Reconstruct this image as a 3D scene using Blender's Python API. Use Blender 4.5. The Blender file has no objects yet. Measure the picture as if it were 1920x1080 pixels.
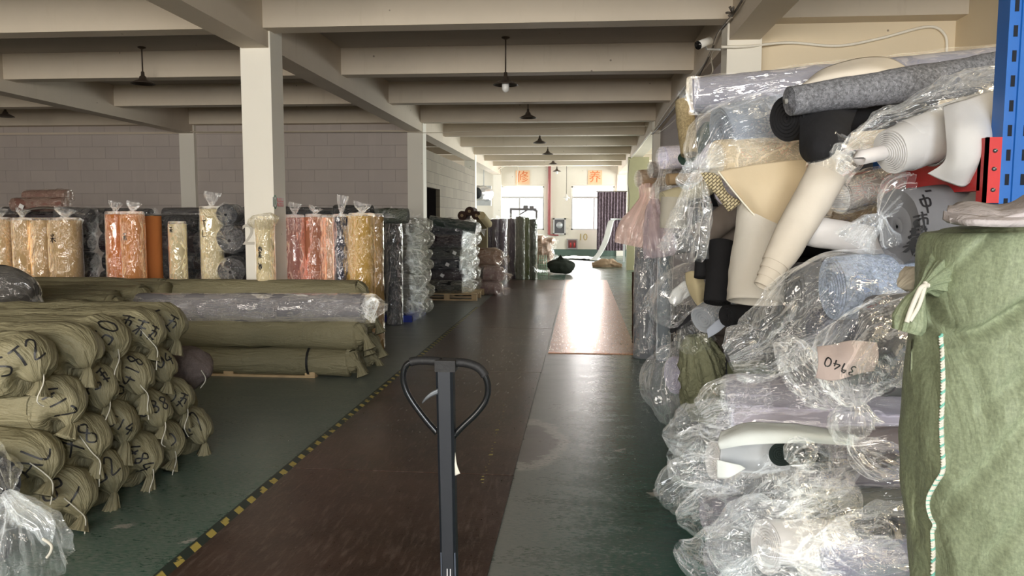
import bpy, bmesh, math, random
from mathutils import Vector, Matrix, noise
from mathutils.bvhtree import BVHTree
S = bpy.context.scene
C = S.collection
PI = math.pi
# ---------------------------------------------------------------- camera
F = 1450.0
EYE = Vector((0, 0, 1.55))
_d = Vector((130, 130, -F)).normalized()          # the aisle direction (+Y) seen by the camera
_rho = 0.003
_r = Vector((math.cos(_rho), -math.sin(_rho), 0))
_x = (_r - _r.dot(_d) * _d).normalized()
_z = _x.cross(_d)
M3 = Matrix((_x, _d, _z))                          # camera space -> world
cd = bpy.data.cameras.new('camera'); cam = bpy.data.objects.new('camera', cd); C.objects.link(cam)
cam.matrix_world = Matrix.Translation(EYE) @ M3.to_4x4()
cd.sensor_width = 36; cd.lens = F / 1920 * 36; cd.clip_start = .05; cd.clip_end = 300
S.camera = cam
S.view_settings.view_transform = 'Standard'; S.view_settings.look = 'None'
S.view_settings.gamma = 1; S.view_settings.use_curve_mapping = False
S.view_settings.exposure = 0.15
S.cycles.transparent_max_bounces = 24
S.cycles.max_bounces = 8
S.cycles.diffuse_bounces = 5
S.cycles.sample_clamp_indirect = 10
# ---------------------------------------------------------------- world and window light
w = bpy.data.worlds.new('World'); S.world = w; w.use_nodes = True
bg = w.node_tree.nodes['Background']; bg.inputs[0].default_value = (.93, .96, 1, 1); bg.inputs[1].default_value = 3.0

def area(name, loc, direction, sx, sy, power, col):
    l = bpy.data.lights.new(name, 'AREA'); l.shape = 'RECTANGLE'; l.size = sx; l.size_y = sy
    l.energy = power; l.color = col
    o = bpy.data.objects.new(name, l); C.objects.link(o); o.location = loc
    o.rotation_euler = Vector(direction).to_track_quat('-Z', 'Y').to_euler()
    return o
# daylight outside the windows: behind the camera, right of the far hall, and at the far wall; the rest as noted per lamp
area('daylight_rear', (-2.2, -5.2, 2.35), (0, 1, -.0), 4.6, 2.2, 540, (1, .91, .79))
area('daylight_rear', (1.7, -5.2, 2.35), (0, 1, -.0), 2.6, 2.2, 400, (.92, .96, 1))
area('daylight_rear', (-8.2, -5.2, 2.35), (0, 1, -.0), 4.6, 2.2, 500, (1, .90, .77))
area('daylight_far', (-2.33, 33.05, 2.0), (0, -1, -.1), 1.85, 1.9, 260, (1, .97, .95))
area('daylight_far', (.62, 33.05, 2.0), (0, -1, -.1), 1.85, 1.9, 480, (1, .95, .92))
area('side_daylight_fill', (4.95, 20.5, 2.2), (-1, 0, -.1), 5.0, 2.0, 270, (.96, 1, .94))
area('side_daylight_fill', (4.95, 28.5, 2.2), (-1, 0, -.1), 5.0, 2.0, 350, (.98, 1, .95))  # fill added to brighten the far hall, its side opening unseen
area('west_fill', (-9.95, 28.5, 2.2), (1, 0, -.1), 5.0, 2.0, 350, (.98, 1, 1))  # unseen fill from the left, added to lift the far hall
area('warm_wall_strip', (3.72, 2.6, 3.3), (-1, .35, .1), 3.0, .55, 60, (1, .86, .62))  # warm strip lamp just inside the right wall, which has no window

# ---------------------------------------------------------------- helpers
def ray(px, py):
    return (M3 @ Vector((px - 960, 540 - py, -F))).normalized()
def P(px, py, Y):
    d = ray(px, py); return EYE + d * (Y / d.y)
def PXp(px, py, X):
    d = ray(px, py); return EYE + d * (X / d.x)
def G(px, py, z=0):
    d = ray(px, py); return EYE + d * ((z - 1.55) / d.z)
def rp(r, Y): return r * Y / F
def tag(o, label=None, cat=None, group=None, kind=None):
    if label: o['label'] = label
    if cat: o['category'] = cat
    if group: o['group'] = group
    if kind: o['kind'] = kind
    return o
def thing(name, label, cat, loc, group=None):
    o = bpy.data.objects.new(name, None); o.empty_display_size = .1
    C.objects.link(o); o.location = loc
    return tag(o, label, cat, group)
def link(name, vs, fs, mat, parent=None, smooth=True, mats=None):
    """vs are world points; the mesh is stored relative to its thing."""
    me = bpy.data.meshes.new(name)
    off = Vector((0, 0, 0))
    p = parent
    while p: off = off + p.location; p = p.parent
    own = Vector((0, 0, 0))
    if parent is None or True:
        n = len(vs); own = Vector((sum(v[0] for v in vs) / n, sum(v[1] for v in vs) / n, sum(v[2] for v in vs) / n)) - off
    base = off + own
    me.from_pydata([tuple(Vector(v) - base) for v in vs], [], fs)
    if smooth: me.polygons.foreach_set('use_smooth', [True] * len(me.polygons))
    me.materials.append(mat)
    o = bpy.data.objects.new(name, me); C.objects.link(o); o.location = own
    if parent: o.parent = parent
    return o
class MB:
    def __init__(s): s.v = []; s.f = []; 
    def add(s, vs, fs):
        k = len(s.v); s.v += [Vector(v) for v in vs]; s.f += [tuple(i + k for i in f) for f in fs]; return s
    def box(s, a, b, rot=None, org=None):
        x0, y0, z0 = a; x1, y1, z1 = b
        vs = [Vector(p) for p in [(x0,y0,z0),(x1,y0,z0),(x1,y1,z0),(x0,y1,z0),(x0,y0,z1),(x1,y0,z1),(x1,y1,z1),(x0,y1,z1)]]
        if rot is not None: vs = [org + rot @ (v - org) for v in vs]
        return s.add(vs, [(0,3,2,1),(4,5,6,7),(0,1,5,4),(1,2,6,5),(2,3,7,6),(3,0,4,7)])
    def tube(s, path, r, seg=8, cap=True):
        vs, fs = sweep(path, r if isinstance(r, (list, tuple)) else [r] * len(path), seg)
        n = len(path)
        if cap: fs = fs + [tuple(reversed(range(seg))), tuple(range((n - 1) * seg, n * seg))]
        return s.add(vs, fs)
    def lathe(s, prof, org, seg=24, axis='Z'):
        vs = []; fs = []
        for r, h in prof:
            for k in range(seg):
                a = 2 * PI * k / seg
                p = Vector((r * math.cos(a), r * math.sin(a), h))
                if axis == 'X': p = Vector((h, p.x, p.y))
                if axis == 'Y': p = Vector((p.x, h, p.y))
                vs.append(Vector(org) + p)
        for i in range(len(prof) - 1):
            for k in range(seg):
                a = i * seg + k; b = i * seg + (k + 1) % seg
                fs.append((a, b, b + seg, a + seg))
        return s.add(vs, fs)
    def build(s, name, mat, parent=None, smooth=False): return link(name, s.v, s.f, mat, parent, smooth)
def frames(path):
    """tangent and two normals along a polyline, parallel-transported"""
    n = len(path); T = []
    for i in range(n):
        a = path[max(0, i - 1)]; b = path[min(n - 1, i + 1)]
        t = (b - a); T.append(t.normalized() if t.length > 1e-9 else Vector((0, 0, 1)))
    u = Vector((0, 0, 1)) if abs(T[0].z) < .85 else Vector((0, 1, 0))
    N = []
    for t in T:
        u = (u - u.dot(t) * t)
        u = u.normalized() if u.length > 1e-6 else t.orthogonal().normalized()
        N.append(u.copy())
    return T, N, [T[i].cross(N[i]) for i in range(n)]
def sweep(path, radii, seg, fn=None):
    path = [Vector(p) for p in path]
    T, N, B = frames(path); vs = []; fs = []
    for i, p in enumerate(path):
        for k in range(seg):
            a = 2 * PI * k / seg; r = radii[i]
            d = N[i] * math.cos(a) + B[i] * math.sin(a)
            q = p + d * r
            if fn: q = fn(q, p, d, r, i, a)
            vs.append(q)
    for i in range(len(path) - 1):
        for k in range(seg):
            a = i * seg + k; b = i * seg + (k + 1) % seg
            fs.append((a, a + seg, b + seg, b))
    return vs, fs
def spline(pts, n):
    """Catmull-Rom through pts (tuples of any length), n samples"""
    pts = [tuple(p) for p in pts]
    if len(pts) == 2:
        return [tuple(a + (b - a) * i / (n - 1) for a, b in zip(*pts)) for i in range(n)]
    out = []; m = len(pts) - 1
    for i in range(n):
        t = i / (n - 1) * m; k = min(int(t), m - 1); t -= k
        p0 = pts[max(k - 1, 0)]; p1 = pts[k]; p2 = pts[k + 1]; p3 = pts[min(k + 2, m)]
        out.append(tuple(.5 * (2 * b + (c - a) * t + (2 * a - 5 * b + 4 * c - d) * t * t + (3 * b - 3 * c + d - a) * t ** 3)
                         for a, b, c, d in zip(p0, p1, p2, p3)))
    return out
# ---------------------------------------------------------------- materials
MATS = {}
def newmat(name):
    m = bpy.data.materials.new(name); m.use_nodes = True; nt = m.node_tree
    nt.nodes.remove(nt.nodes['Principled BSDF']); out = nt.nodes['Material Output']
    return m, nt, out
def N_(nt, t, **k):
    n = nt.nodes.new(t)
    for a, b in k.items():
        if a.startswith('i_'): n.inputs[a[2:].replace('_', ' ')].default_value = b
        else: setattr(n, a, b)
    return n
def coords(nt, scale=(1, 1, 1), world=False):
    if world: src = N_(nt, 'ShaderNodeNewGeometry').outputs['Position']
    else: src = N_(nt, 'ShaderNodeTexCoord').outputs['Object']
    mp = N_(nt, 'ShaderNodeMapping'); mp.inputs['Scale'].default_value = scale
    nt.links.new(src, mp.inputs[0]); return mp.outputs[0]
def cmix(nt, fac, a, b):
    m = N_(nt, 'ShaderNodeMix', data_type='RGBA')
    for i, v in ((0, fac), (6, a), (7, b)):
        if hasattr(v, 'is_output') or hasattr(v, 'links'): nt.links.new(v, m.inputs[i])
        else: m.inputs[i].default_value = v if i == 0 else (*v, 1)
    return m.outputs[2]
def ramp(nt, src, lo, hi, a=0.0, b=1.0):
    m = N_(nt, 'ShaderNodeMapRange'); nt.links.new(src, m.inputs[0])
    for i, v in enumerate((lo, hi, a, b)): m.inputs[i + 1].default_value = v
    return m.outputs[0]
def math_(nt, op, a, b=0.0, c=None):
    m = N_(nt, 'ShaderNodeMath', operation=op)
    for i, v in enumerate((a, b) if c is None else (a, b, c)):
        if hasattr(v, 'links'): nt.links.new(v, m.inputs[i])
        else: m.inputs[i].default_value = v
    return m.outputs[0]
def tnoise(nt, vec, scale, detail=4, rough=.55, dist=0):
    n = N_(nt, 'ShaderNodeTexNoise'); n.inputs['Scale'].default_value = scale; n.inputs['Detail'].default_value = detail
    n.inputs['Roughness'].default_value = rough; n.inputs['Distortion'].default_value = dist
    nt.links.new(vec, n.inputs['Vector']); return n.outputs['Fac']
def bump(nt, h, strength, dist=.01):
    b = N_(nt, 'ShaderNodeBump'); b.inputs['Strength'].default_value = strength; b.inputs['Distance'].default_value = dist
    nt.links.new(h, b.inputs['Height']); return b.outputs[0]
def principled(nt, out, col=None, rough=.6, metal=0, normal=None, spec=.5, **kw):
    p = N_(nt, 'ShaderNodeBsdfPrincipled')
    for k, v in (('Base Color', col), ('Roughness', rough), ('Metallic', metal), ('Normal', normal)):
        if v is None: continue
        if hasattr(v, 'links'): nt.links.new(v, p.inputs[k])
        else: p.inputs[k].default_value = (*v, 1) if k == 'Base Color' else v
    p.inputs['Specular IOR Level'].default_value = spec
    for k, v in kw.items(): p.inputs[k.replace('_', ' ')].default_value = v
    if out: nt.links.new(p.outputs[0], out.inputs[0])
    return p
def sc(c, k): return tuple(min(1, x * k) for x in c)
def plain(name, col, rough=.6, metal=0, spec=.5, var=.12, scale=6, bmp=.0, **kw):
    if name in MATS: return MATS[name]
    m, nt, out = newmat(name); v = coords(nt)
    n = tnoise(nt, v, scale); c = cmix(nt, n, sc(col, 1 - var), sc(col, 1 + var))
    nn = bump(nt, tnoise(nt, v, scale * 12), bmp, .003) if bmp else None
    principled(nt, out, c, rough, metal, nn, spec, **kw)
    MATS[name] = m; return m
def emis(name, col, s):
    m, nt, out = newmat(name); e = N_(nt, 'ShaderNodeEmission'); e.inputs[0].default_value = (*col, 1); e.inputs[1].default_value = s
    nt.links.new(e.outputs[0], out.inputs[0]); return m
# ---------------------------------------------------------------- structure materials
def mk_floor():
    m, nt, out = newmat('green_floor_paint'); w1 = coords(nt, world=True)
    big = tnoise(nt, w1, .35, 3); mid = tnoise(nt, coords(nt, (1.0, 2.6, 1), True), 2.2, 8, .7)
    fine = tnoise(nt, coords(nt, (3, 9, 1), True), 9, 8, .75)
    base = cmix(nt, ramp(nt, mid, .35, .7), (.012, .075, .052), (.035, .115, .085))
    # dusty grey film, heavier left of the plates and close to their right edge
    sep = N_(nt, 'ShaderNodeSeparateXYZ'); nt.links.new(w1, sep.inputs[0]); X = sep.outputs[0]; Y = sep.outputs[1]
    near = math_(nt, 'MULTIPLY', ramp(nt, X, .45, -.38), ramp(nt, X, -.42, -.38, 0, 1))
    left = ramp(nt, X, -1.6, -1.9)
    dust = math_(nt, 'ADD', math_(nt, 'MULTIPLY', near, .72), math_(nt, 'MULTIPLY', left, .33))
    dust = math_(nt, 'ADD', dust, math_(nt, 'MULTIPLY', ramp(nt, Y, 4.5, 9), .3))
    f = math_(nt, 'ADD', dust, math_(nt, 'MULTIPLY', math_(nt, 'SUBTRACT', fine, .56), 1.8)); f = ramp(nt, f, 0, .6)
    c = cmix(nt, f, base, (.24, .245, .225))
    # bare patch beside the plate edge: an ellipse roughened by noise
    vm = N_(nt, 'ShaderNodeVectorMath', operation='SUBTRACT'); nt.links.new(w1, vm.inputs[0]); vm.inputs[1].default_value = (-.36, 5.25, 0)
    vs = N_(nt, 'ShaderNodeVectorMath', operation='MULTIPLY'); nt.links.new(vm.outputs[0], vs.inputs[0]); vs.inputs[1].default_value = (1 / .26, 1 / .55, 0)
    ln = N_(nt, 'ShaderNodeVectorMath', operation='LENGTH'); nt.links.new(vs.outputs[0], ln.inputs[0])
    dd = math_(nt, 'ADD', ln.outputs[1], math_(nt, 'MULTIPLY', math_(nt, 'SUBTRACT', mid, .5), 1.1))
    ring = math_(nt, 'MULTIPLY', ramp(nt, dd, 1.15, 1.0), ramp(nt, X, -.42, -.38))
    inner = math_(nt, 'MULTIPLY', ramp(nt, dd, .84, .78), ramp(nt, X, -.42, -.38))
    c = cmix(nt, math_(nt, 'MULTIPLY', ring, ramp(nt, fine, .35, .6)), c, (.50, .48, .44))
    c = cmix(nt, inner, c, (.20, .18, .165))
    # chips of bare concrete
    vo = N_(nt, 'ShaderNodeTexVoronoi'); vo.inputs['Scale'].default_value = 2.1
    dv = N_(nt, 'ShaderNodeVectorMath', operation='MULTIPLY_ADD'); nt.links.new(w1, dv.inputs[0]); dv.inputs[1].default_value = (1, 1, 0)
    cb = N_(nt, 'ShaderNodeCombineXYZ'); nt.links.new(math_(nt, 'MULTIPLY', mid, .5), cb.inputs[0]); nt.links.new(math_(nt, 'MULTIPLY', fine, .25), cb.inputs[1])
    nt.links.new(cb.outputs[0], dv.inputs[2]); nt.links.new(dv.outputs[0], vo.inputs['Vector'])
    chip = math_(nt, 'MULTIPLY', ramp(nt, vo.outputs['Distance'], .085, .07), ramp(nt, Y, 7, 5))
    c = cmix(nt, chip, c, (.33, .32, .29))
    rgh = math_(nt, 'ADD', math_(nt, 'MULTIPLY', f, .12), ramp(nt, mid, .3, .7, .15, .28))
    rgh = math_(nt, 'ADD', rgh, math_(nt, 'MULTIPLY', left, .06))
    h = math_(nt, 'ADD', mid, math_(nt, 'MULTIPLY', fine, .3))
    principled(nt, out, c, rgh, 0, bump(nt, h, .12, .012), .5)
    return m
def mk_plate(rust=False):
    m, nt, out = newmat('rusty_glow_steel' if rust else 'worn_brown_steel'); w1 = coords(nt, world=True)
    a = tnoise(nt, w1, 1.3, 6, .65); b = tnoise(nt, coords(nt, (7, 1.2, 1), True), 5, 8, .7); g = tnoise(nt, coords(nt, (60, 60, 1), True), 1, 2, .5)
    c = cmix(nt, ramp(nt, a, .3, .72), (.035, .018, .014), (.115, .066, .05))
    c = cmix(nt, ramp(nt, b, .50, .72), c, (.19, .14, .12))
    vm = N_(nt, 'ShaderNodeVectorMath', operation='SUBTRACT'); nt.links.new(w1, vm.inputs[0]); vm.inputs[1].default_value = (-.66, 11.8, 0)
    vs = N_(nt, 'ShaderNodeVectorMath', operation='MULTIPLY'); nt.links.new(vm.outputs[0], vs.inputs[0]); vs.inputs[1].default_value = (1 / .05, 1 / .55, 0)
    ln = N_(nt, 'ShaderNodeVectorMath', operation='LENGTH'); nt.links.new(vs.outputs[0], ln.inputs[0])
    c = cmix(nt, ramp(nt, math_(nt, 'ADD', ln.outputs[1], math_(nt, 'MULTIPLY', math_(nt, 'SUBTRACT', b, .5), 2.2)), 1.1, .9), c, (.012, .007, .006))
    rgh = ramp(nt, b, .3, .75, .25, .42)
    h = math_(nt, 'ADD', a, math_(nt, 'ADD', math_(nt, 'MULTIPLY', g, .15), math_(nt, 'MULTIPLY', b, .3)))
    if rust: c = cmix(nt, ramp(nt, b, .35, .7), (.20, .075, .035), (.50, .24, .11)); rgh = ramp(nt, b, .3, .75, .22, .42)  # rust pushed brighter and oranger, painting in the window glow
    principled(nt, out, c, rgh, .8 if rust else .35, bump(nt, h, .5 if rust else .3, .012), .5)
    return m
def mk_block(name, c1, c2, mortar, bs=.05):
    m, nt, out = newmat(name); tc = N_(nt, 'ShaderNodeTexCoord')
    g = N_(nt, 'ShaderNodeNewGeometry'); sp = N_(nt, 'ShaderNodeSeparateXYZ'); nt.links.new(g.outputs['Position'], sp.inputs[0])
    cb = N_(nt, 'ShaderNodeCombineXYZ'); nt.links.new(math_(nt, 'ADD', sp.outputs[0], sp.outputs[1]), cb.inputs[0]); nt.links.new(sp.outputs[2], cb.inputs[1])
    br = N_(nt, 'ShaderNodeTexBrick'); nt.links.new(cb.outputs[0], br.inputs[0])
    br.inputs['Scale'].default_value = 1; br.inputs['Brick Width'].default_value = .6; br.inputs['Row Height'].default_value = .26
    br.inputs['Mortar Size'].default_value = .006; br.inputs['Mortar Smooth'].default_value = .3
    br.inputs['Color1'].default_value = (*c1, 1); br.inputs['Color2'].default_value = (*c2, 1); br.inputs['Mortar'].default_value = (*mortar, 1)
    n = tnoise(nt, g.outputs['Position'], 1.4, 6, .6); st = tnoise(nt, coords(nt, (6, 6, .5), True), 1, 6, .6)
    c = cmix(nt, ramp(nt, n, .35, .75, 0, .35), br.outputs[0], sc(c1, .72)); c = cmix(nt, ramp(nt, st, .55, .8, 0, .3), c, sc(c1, 1.25))
    inv = math_(nt, 'SUBTRACT', 1, br.outputs[1])
    principled(nt, out, c, .8, 0, bump(nt, math_(nt, 'ADD', inv, math_(nt, 'MULTIPLY', n, .3)), .5, .012), .3)
    return m
def mk_paint(name, col, dirt=.35):
    m, nt, out = newmat(name); w1 = coords(nt, world=True)
    n = tnoise(nt, w1, 1.1, 7, .62); s = tnoise(nt, coords(nt, (5, 5, .8), True), 1.6, 6, .65); f = tnoise(nt, w1, 26, 3)
    c = cmix(nt, ramp(nt, n, .45, .8, 0, dirt), col, sc(col, .74)); c = cmix(nt, ramp(nt, s, .6, .85, 0, dirt), c, (col[0]*.62, col[1]*.56, col[2]*.48))
    vo = N_(nt, 'ShaderNodeTexVoronoi'); vo.inputs['Scale'].default_value = 3.1; nt.links.new(w1, vo.inputs['Vector'])
    c = cmix(nt, math_(nt, 'MULTIPLY', ramp(nt, vo.outputs['Distance'], .05, .035), .7), c, (.16, .12, .09))
    principled(nt, out, c, .7, 0, bump(nt, math_(nt, 'ADD', n, math_(nt, 'MULTIPLY', f, .12)), .25, .02), .3)
    return m
floor_m = mk_floor(); plate_m = mk_plate(); rust_glow_m = mk_plate(True)
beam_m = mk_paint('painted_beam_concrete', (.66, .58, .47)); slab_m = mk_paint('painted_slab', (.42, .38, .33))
col_m = mk_paint('column_paint', (.88, .85, .76), .15)
cream_m = mk_paint('cream_wall_paint', (.80, .69, .51), .15)
mauve_m = mk_paint('mauve_wall_paint', (.46, .41, .41), .2)
far_m = mk_paint('far_wall_paint', (.80, .76, .66), .2)
greenish_m = mk_paint('pale_green_wall_paint', (.60, .64, .46), .2)
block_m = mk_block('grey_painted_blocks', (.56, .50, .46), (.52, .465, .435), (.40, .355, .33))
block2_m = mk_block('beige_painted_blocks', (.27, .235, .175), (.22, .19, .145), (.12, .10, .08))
def struct(name, mb, mat):
    o = mb.build(name, mat); o['kind'] = 'structure'; return o
ZC = 3.94; ZG = 3.39; ZB = 3.57
BAY = 8.17; R1 = 8.34
XL, XR = -14.0, 5.0; YB, YF = -5.0, 32.9
struct('floor', MB().box((XL, YB, -.12), (XR, 36, 0)), floor_m)
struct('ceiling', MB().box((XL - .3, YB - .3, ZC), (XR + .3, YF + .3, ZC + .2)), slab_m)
# girders along the aisle, one per column line
for i, (x0, x1) in enumerate(((-13.9, -13.56), (-8.83, -8.49), (-3.73, -3.39), (1.48, 1.83))):
    mb = MB()
    segs = [(YB, R1 + .1), (R1 + .1, R1 + BAY), (R1 + BAY, R1 + 2 * BAY), (R1 + 2 * BAY, YF)]
    mb.box((x0 + .02, YB, ZG), (x1 - .02, YF, ZC))
    for k in range(4):     # haunches at the columns
        yc = R1 + .17 + BAY * k
        if yc > YF: break
        for s in (-1, 1):
            vs = [(x0 + .01, yc + s * .17, ZG + .02), (x1 - .01, yc + s * .17, ZG + .02), (x1 - .01, yc + s * .17, ZG - .14), (x0 + .01, yc + s * .17, ZG - .14), (x0 + .01, yc + s * .75, ZG + .02), (x1 - .01, yc + s * .75, ZG + .02)]
            #mb.add(vs, [(0, 3, 2, 1), (3, 4, 5, 2), (0, 4, 3), (1, 2, 5)])
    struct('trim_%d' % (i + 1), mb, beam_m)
n = 10
for k in range(-4, 10):
    y = 8.2 + 2.72 * k
    if y > YF - .3: continue
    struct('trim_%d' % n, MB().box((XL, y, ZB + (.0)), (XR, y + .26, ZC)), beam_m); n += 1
# columns
n = 40
for ci, (x0, x1) in enumerate(((-13.9, -13.56), (-8.83, -8.49), (-3.73, -3.39), (1.48, 1.83))):
    for k in range(4):
        y = R1 + BAY * k
        if ci < 2 and k != 1 : continue
        if y > YF - .1: y = YF - .12
        o = struct('trim_%d' % n, MB().box((x0, y, 0), (x1, y + .34, ZC)), col_m); n += 1
# walls
def wall_with_holes(name, axis, pos, thick, a0, a1, z0, z1, holes, mat):
    """axis 'X': wall plane spans X at y=pos; 'Y': spans Y at x=pos. holes: (a0,a1,z0,z1)"""
    mb = MB()
    def bx(p0, p1, q0, q1):
        if p1 - p0 < 1e-4 or q1 - q0 < 1e-4: return
        if axis == 'X': mb.box((p0, pos, q0), (p1, pos + thick, q1))
        else: mb.box((pos, p0, q0), (pos + thick, p1, q1))
    cur = a0
    for (h0, h1, b, t) in sorted(holes):
        bx(cur, h0, z0, z1); bx(h0, h1, z0, b); bx(h0, h1, t, z1); cur = h1
    bx(cur, a1, z0, z1)
    return struct(name, mb, mat)
WZ0, WZ1 = 1.22, 2.98
wl = (P(938, 400, YF).x, P(1020, 400, YF).x); wr = (P(1071, 400, YF).x, P(1152, 400, YF).x)
wz = (P(980, 431, YF).z, P(980, 349, YF).z)
wall_with_holes('wall_far', 'X', YF, .2, XL, XR, 0, ZC, [(*wl, *wz), (*wr, *wz)], far_m)
wall_with_holes('wall_rear', 'X', YB - .2, .2, XL, XR, 0, ZC, [(-10.5, -5.9, 1.25, 3.45), (-4.5, .1, 1.25, 3.45), (.4, 3.0, 1.25, 3.45)], cream_m)
wall_with_holes('wall_left', 'Y', XL - .2, .2, YB, 16.6, 0, ZC, [], block_m)
YW = 16.62
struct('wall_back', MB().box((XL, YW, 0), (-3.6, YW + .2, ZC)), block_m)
# the beam course on top of the block wall and a thin ledge
struct('trim_70', MB().box((XL, YW - .03, P(600, 247, YW).z - .02), (-3.73, YW, P(600, 247, YW).z + .02)), beam_m)
y0d = 16.95; y1d = PXp(825, 380, -3.4).y; zd = PXp(800, 350, -3.4).z
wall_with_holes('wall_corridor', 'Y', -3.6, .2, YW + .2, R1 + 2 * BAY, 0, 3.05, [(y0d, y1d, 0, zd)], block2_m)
wall_with_holes('wall_far_left', 'Y', -10.0, .2, YW + .2, YF, 0, ZC, [(26, 31, 1.2, 3.2)], far_m)
dark_m = plain('interior_shade', (.006, .005, .005), 1.0, spec=0)
dr = struct('doorway_shade', MB().box((-3.56, y0d, 0), (-3.5, y1d, zd)), dark_m)  # near-black sheet standing in for the shade inside the open doorway
# right side: mauve wall between columns, cream end panel, outer walls
struct('wall_right_inner', MB().box((1.62, R1 + .34, 0), (1.74, R1 + BAY, ZC)), mauve_m)
struct('wall_panel', MB().box((1.83, R1 + .12, 0), (3.78, R1 + .26, ZC)), cream_m)
struct('trim_71', MB().box((1.83, R1 - .02, P(1550, 27, R1).z), (3.78, R1 + .12, ZC)), cream_m)
wall_with_holes('wall_right', 'Y', 3.78, .2, YB, R1 + .26, 0, ZC, [], cream_m)
wall_with_holes('wall_right_far', 'Y', 4.6, .2, R1 + .26, YF, 0, ZC, [(18, 23, 1.2, 3.2), (26, 31, 1.2, 3.2)], greenish_m)
green_post = MB().box((1.38, 23.6, 0), (2.0, 23.9, ZG))
struct('trim_72', green_post, plain('ochre_green_paint', (.30, .28, .16), .6))
# green skirting along the far wall
struct('baseboard_far', MB().box((-3.4, YF - .02, 0), (1.9, YF, .26)), plain('green_skirting', (.11, .17, .14), .5))
struct('baseboard_left', MB().box((-13.5, YW - .015, 0), (-3.73, YW, .15)), plain('green_skirting', (.11, .17, .14), .5))
struct('baseboard_right', MB().box((2.0, R1 + .1, 0), (3.78, R1 + .12, .15)), plain('green_skirting', (.11, .17, .14), .5))
# ---- windows of the far wall: frame, mullions, panes
frame_m = plain('white_window_frame', (.55, .55, .54), .4)
gm, nt, out = newmat('window_glass'); gl = N_(nt, 'ShaderNodeBsdfGlossy'); gl.inputs['Roughness'].default_value = .02
tr = N_(nt, 'ShaderNodeBsdfTransparent'); fr = N_(nt, 'ShaderNodeFresnel'); mx = N_(nt, 'ShaderNodeMixShader')
nt.links.new(fr.outputs[0], mx.inputs[0]); nt.links.new(tr.outputs[0], mx.inputs[1]); nt.links.new(gl.outputs[0], mx.inputs[2]); nt.links.new(mx.outputs[0], out.inputs[0])
def window(nm, x0, x1, z0, z1, y, mull, zt):
    root = bpy.data.objects.new(nm, None); C.objects.link(root); root.location = ((x0 + x1) / 2, y, z0); root['kind'] = 'structure'
    mb = MB(); t = .06
    mb.box((x0, y, z0), (x0 + t, y + .06, z1)).box((x1 - t, y, z0), (x1, y + .06, z1)).box((x0, y, z0), (x1, y + .06, z0 + t)).box((x0, y, z1 - t), (x1, y + .06, z1))
    mb.box((x0, y + .005, zt), (x1, y + .055, zt + .08))
    for mxx in mull: mb.box((mxx, y + .005, z0), (mxx + .07, y + .055, zt))
    f = mb.build('window_frame', frame_m, root)
    MB().box((x0 + .02, y + .028, z0 + .02), (x1 - .02, y + .034, z1 - .02)).build('pane', gm, root)
    return root
zt = P(980, 372, YF).z
window('window_1', *wl, *wz, YF + .06, [wl[0] + .42 * (wl[1] - wl[0])], zt)
window('window_2', *wr, *wz, YF + .06, [P(1112, 400, YF).x], zt)
for i, (a, b) in enumerate(((-10.5, -5.9), (-4.5, .1), (.4, 3.0))):
    window('window_%d' % (i + 3), a, b, 1.25, 3.45, YB - .13, [a + (b - a) / 2], 2.8)
# ---------------------------------------------------------------- floor plates and tape
rnd = random.Random(4)
joints = [1.3, 4.53, 7.67, 10.8, 13.87, 16.9, 19.5]
names = ['nearest brown steel floor plate, under the hand pallet truck', 'second nearest brown steel floor plate, with yellow tape flecks on it',
         'brown steel floor plate in front of the pallet of green bales', 'fourth brown steel floor plate of the left strip, crossed by a dark stain',
         'fifth brown steel floor plate of the left strip, beside the dark wrapped stack', 'farthest plate of the left strip, beside the standing olive rolls']
for i in range(6):
    a, b = joints[i] + .006, joints[i + 1] - .006
    j = rnd.uniform(-.01, .01)
    o = MB().box((-1.76 + j, a, .0), (-.385 + j, b, .006 + .001 * (i % 2))).build('steel_floor_plate', plate_m)
    tag(o, names[i], 'floor plate', 'brown steel plates along the aisle')
for i, (a, b, t) in enumerate(((8.85, 12.2, 'nearest plate of the right strip, rusty and shiny, beside the pair of standing grey rolls'), (12.2, 15.6, 'middle rusty shiny plate of the right strip of the aisle'), (15.6, 19.6, 'farthest glowing orange-brown plate of the right strip, towards the windows'))):
    o = MB().box((-.365, a + .006, 0), (.66, b - .006, .006)).build('steel_floor_plate', rust_glow_m)
    tag(o, t, 'floor plate', 'brown steel plates along the aisle')
# hazard tape: black strip with yellow patches, worn away in places
m, nt, out = newmat('worn_hazard_tape'); w1 = coords(nt, world=True); sp = N_(nt, 'ShaderNodeSeparateXYZ'); nt.links.new(w1, sp.inputs[0])
nz = tnoise(nt, w1, 14, 4); fr_ = math_(nt, 'FRACT', math_(nt, 'MULTIPLY', math_(nt, 'ADD', sp.outputs[1], math_(nt, 'MULTIPLY', sp.outputs[0], 1.0)), 1 / .155))
ye = math_(nt, 'MULTIPLY', ramp(nt, fr_, .42, .45, 1, 0), ramp(nt, nz, .39, .44))
ye = math_(nt, 'MULTIPLY', ye, ramp(nt, sp.outputs[0], -1.825, -1.815))
c = cmix(nt, ye, (.02, .035, .03), (.48, .38, .09)); principled(nt, out, c, .45)
o = MB().box((-1.835, 2.8, 0), (-1.765, 13.4, .0022)).build('floor_tape', m); tag(o, 'worn black and yellow hazard tape along the left edge of the steel plates', 'floor tape')
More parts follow.
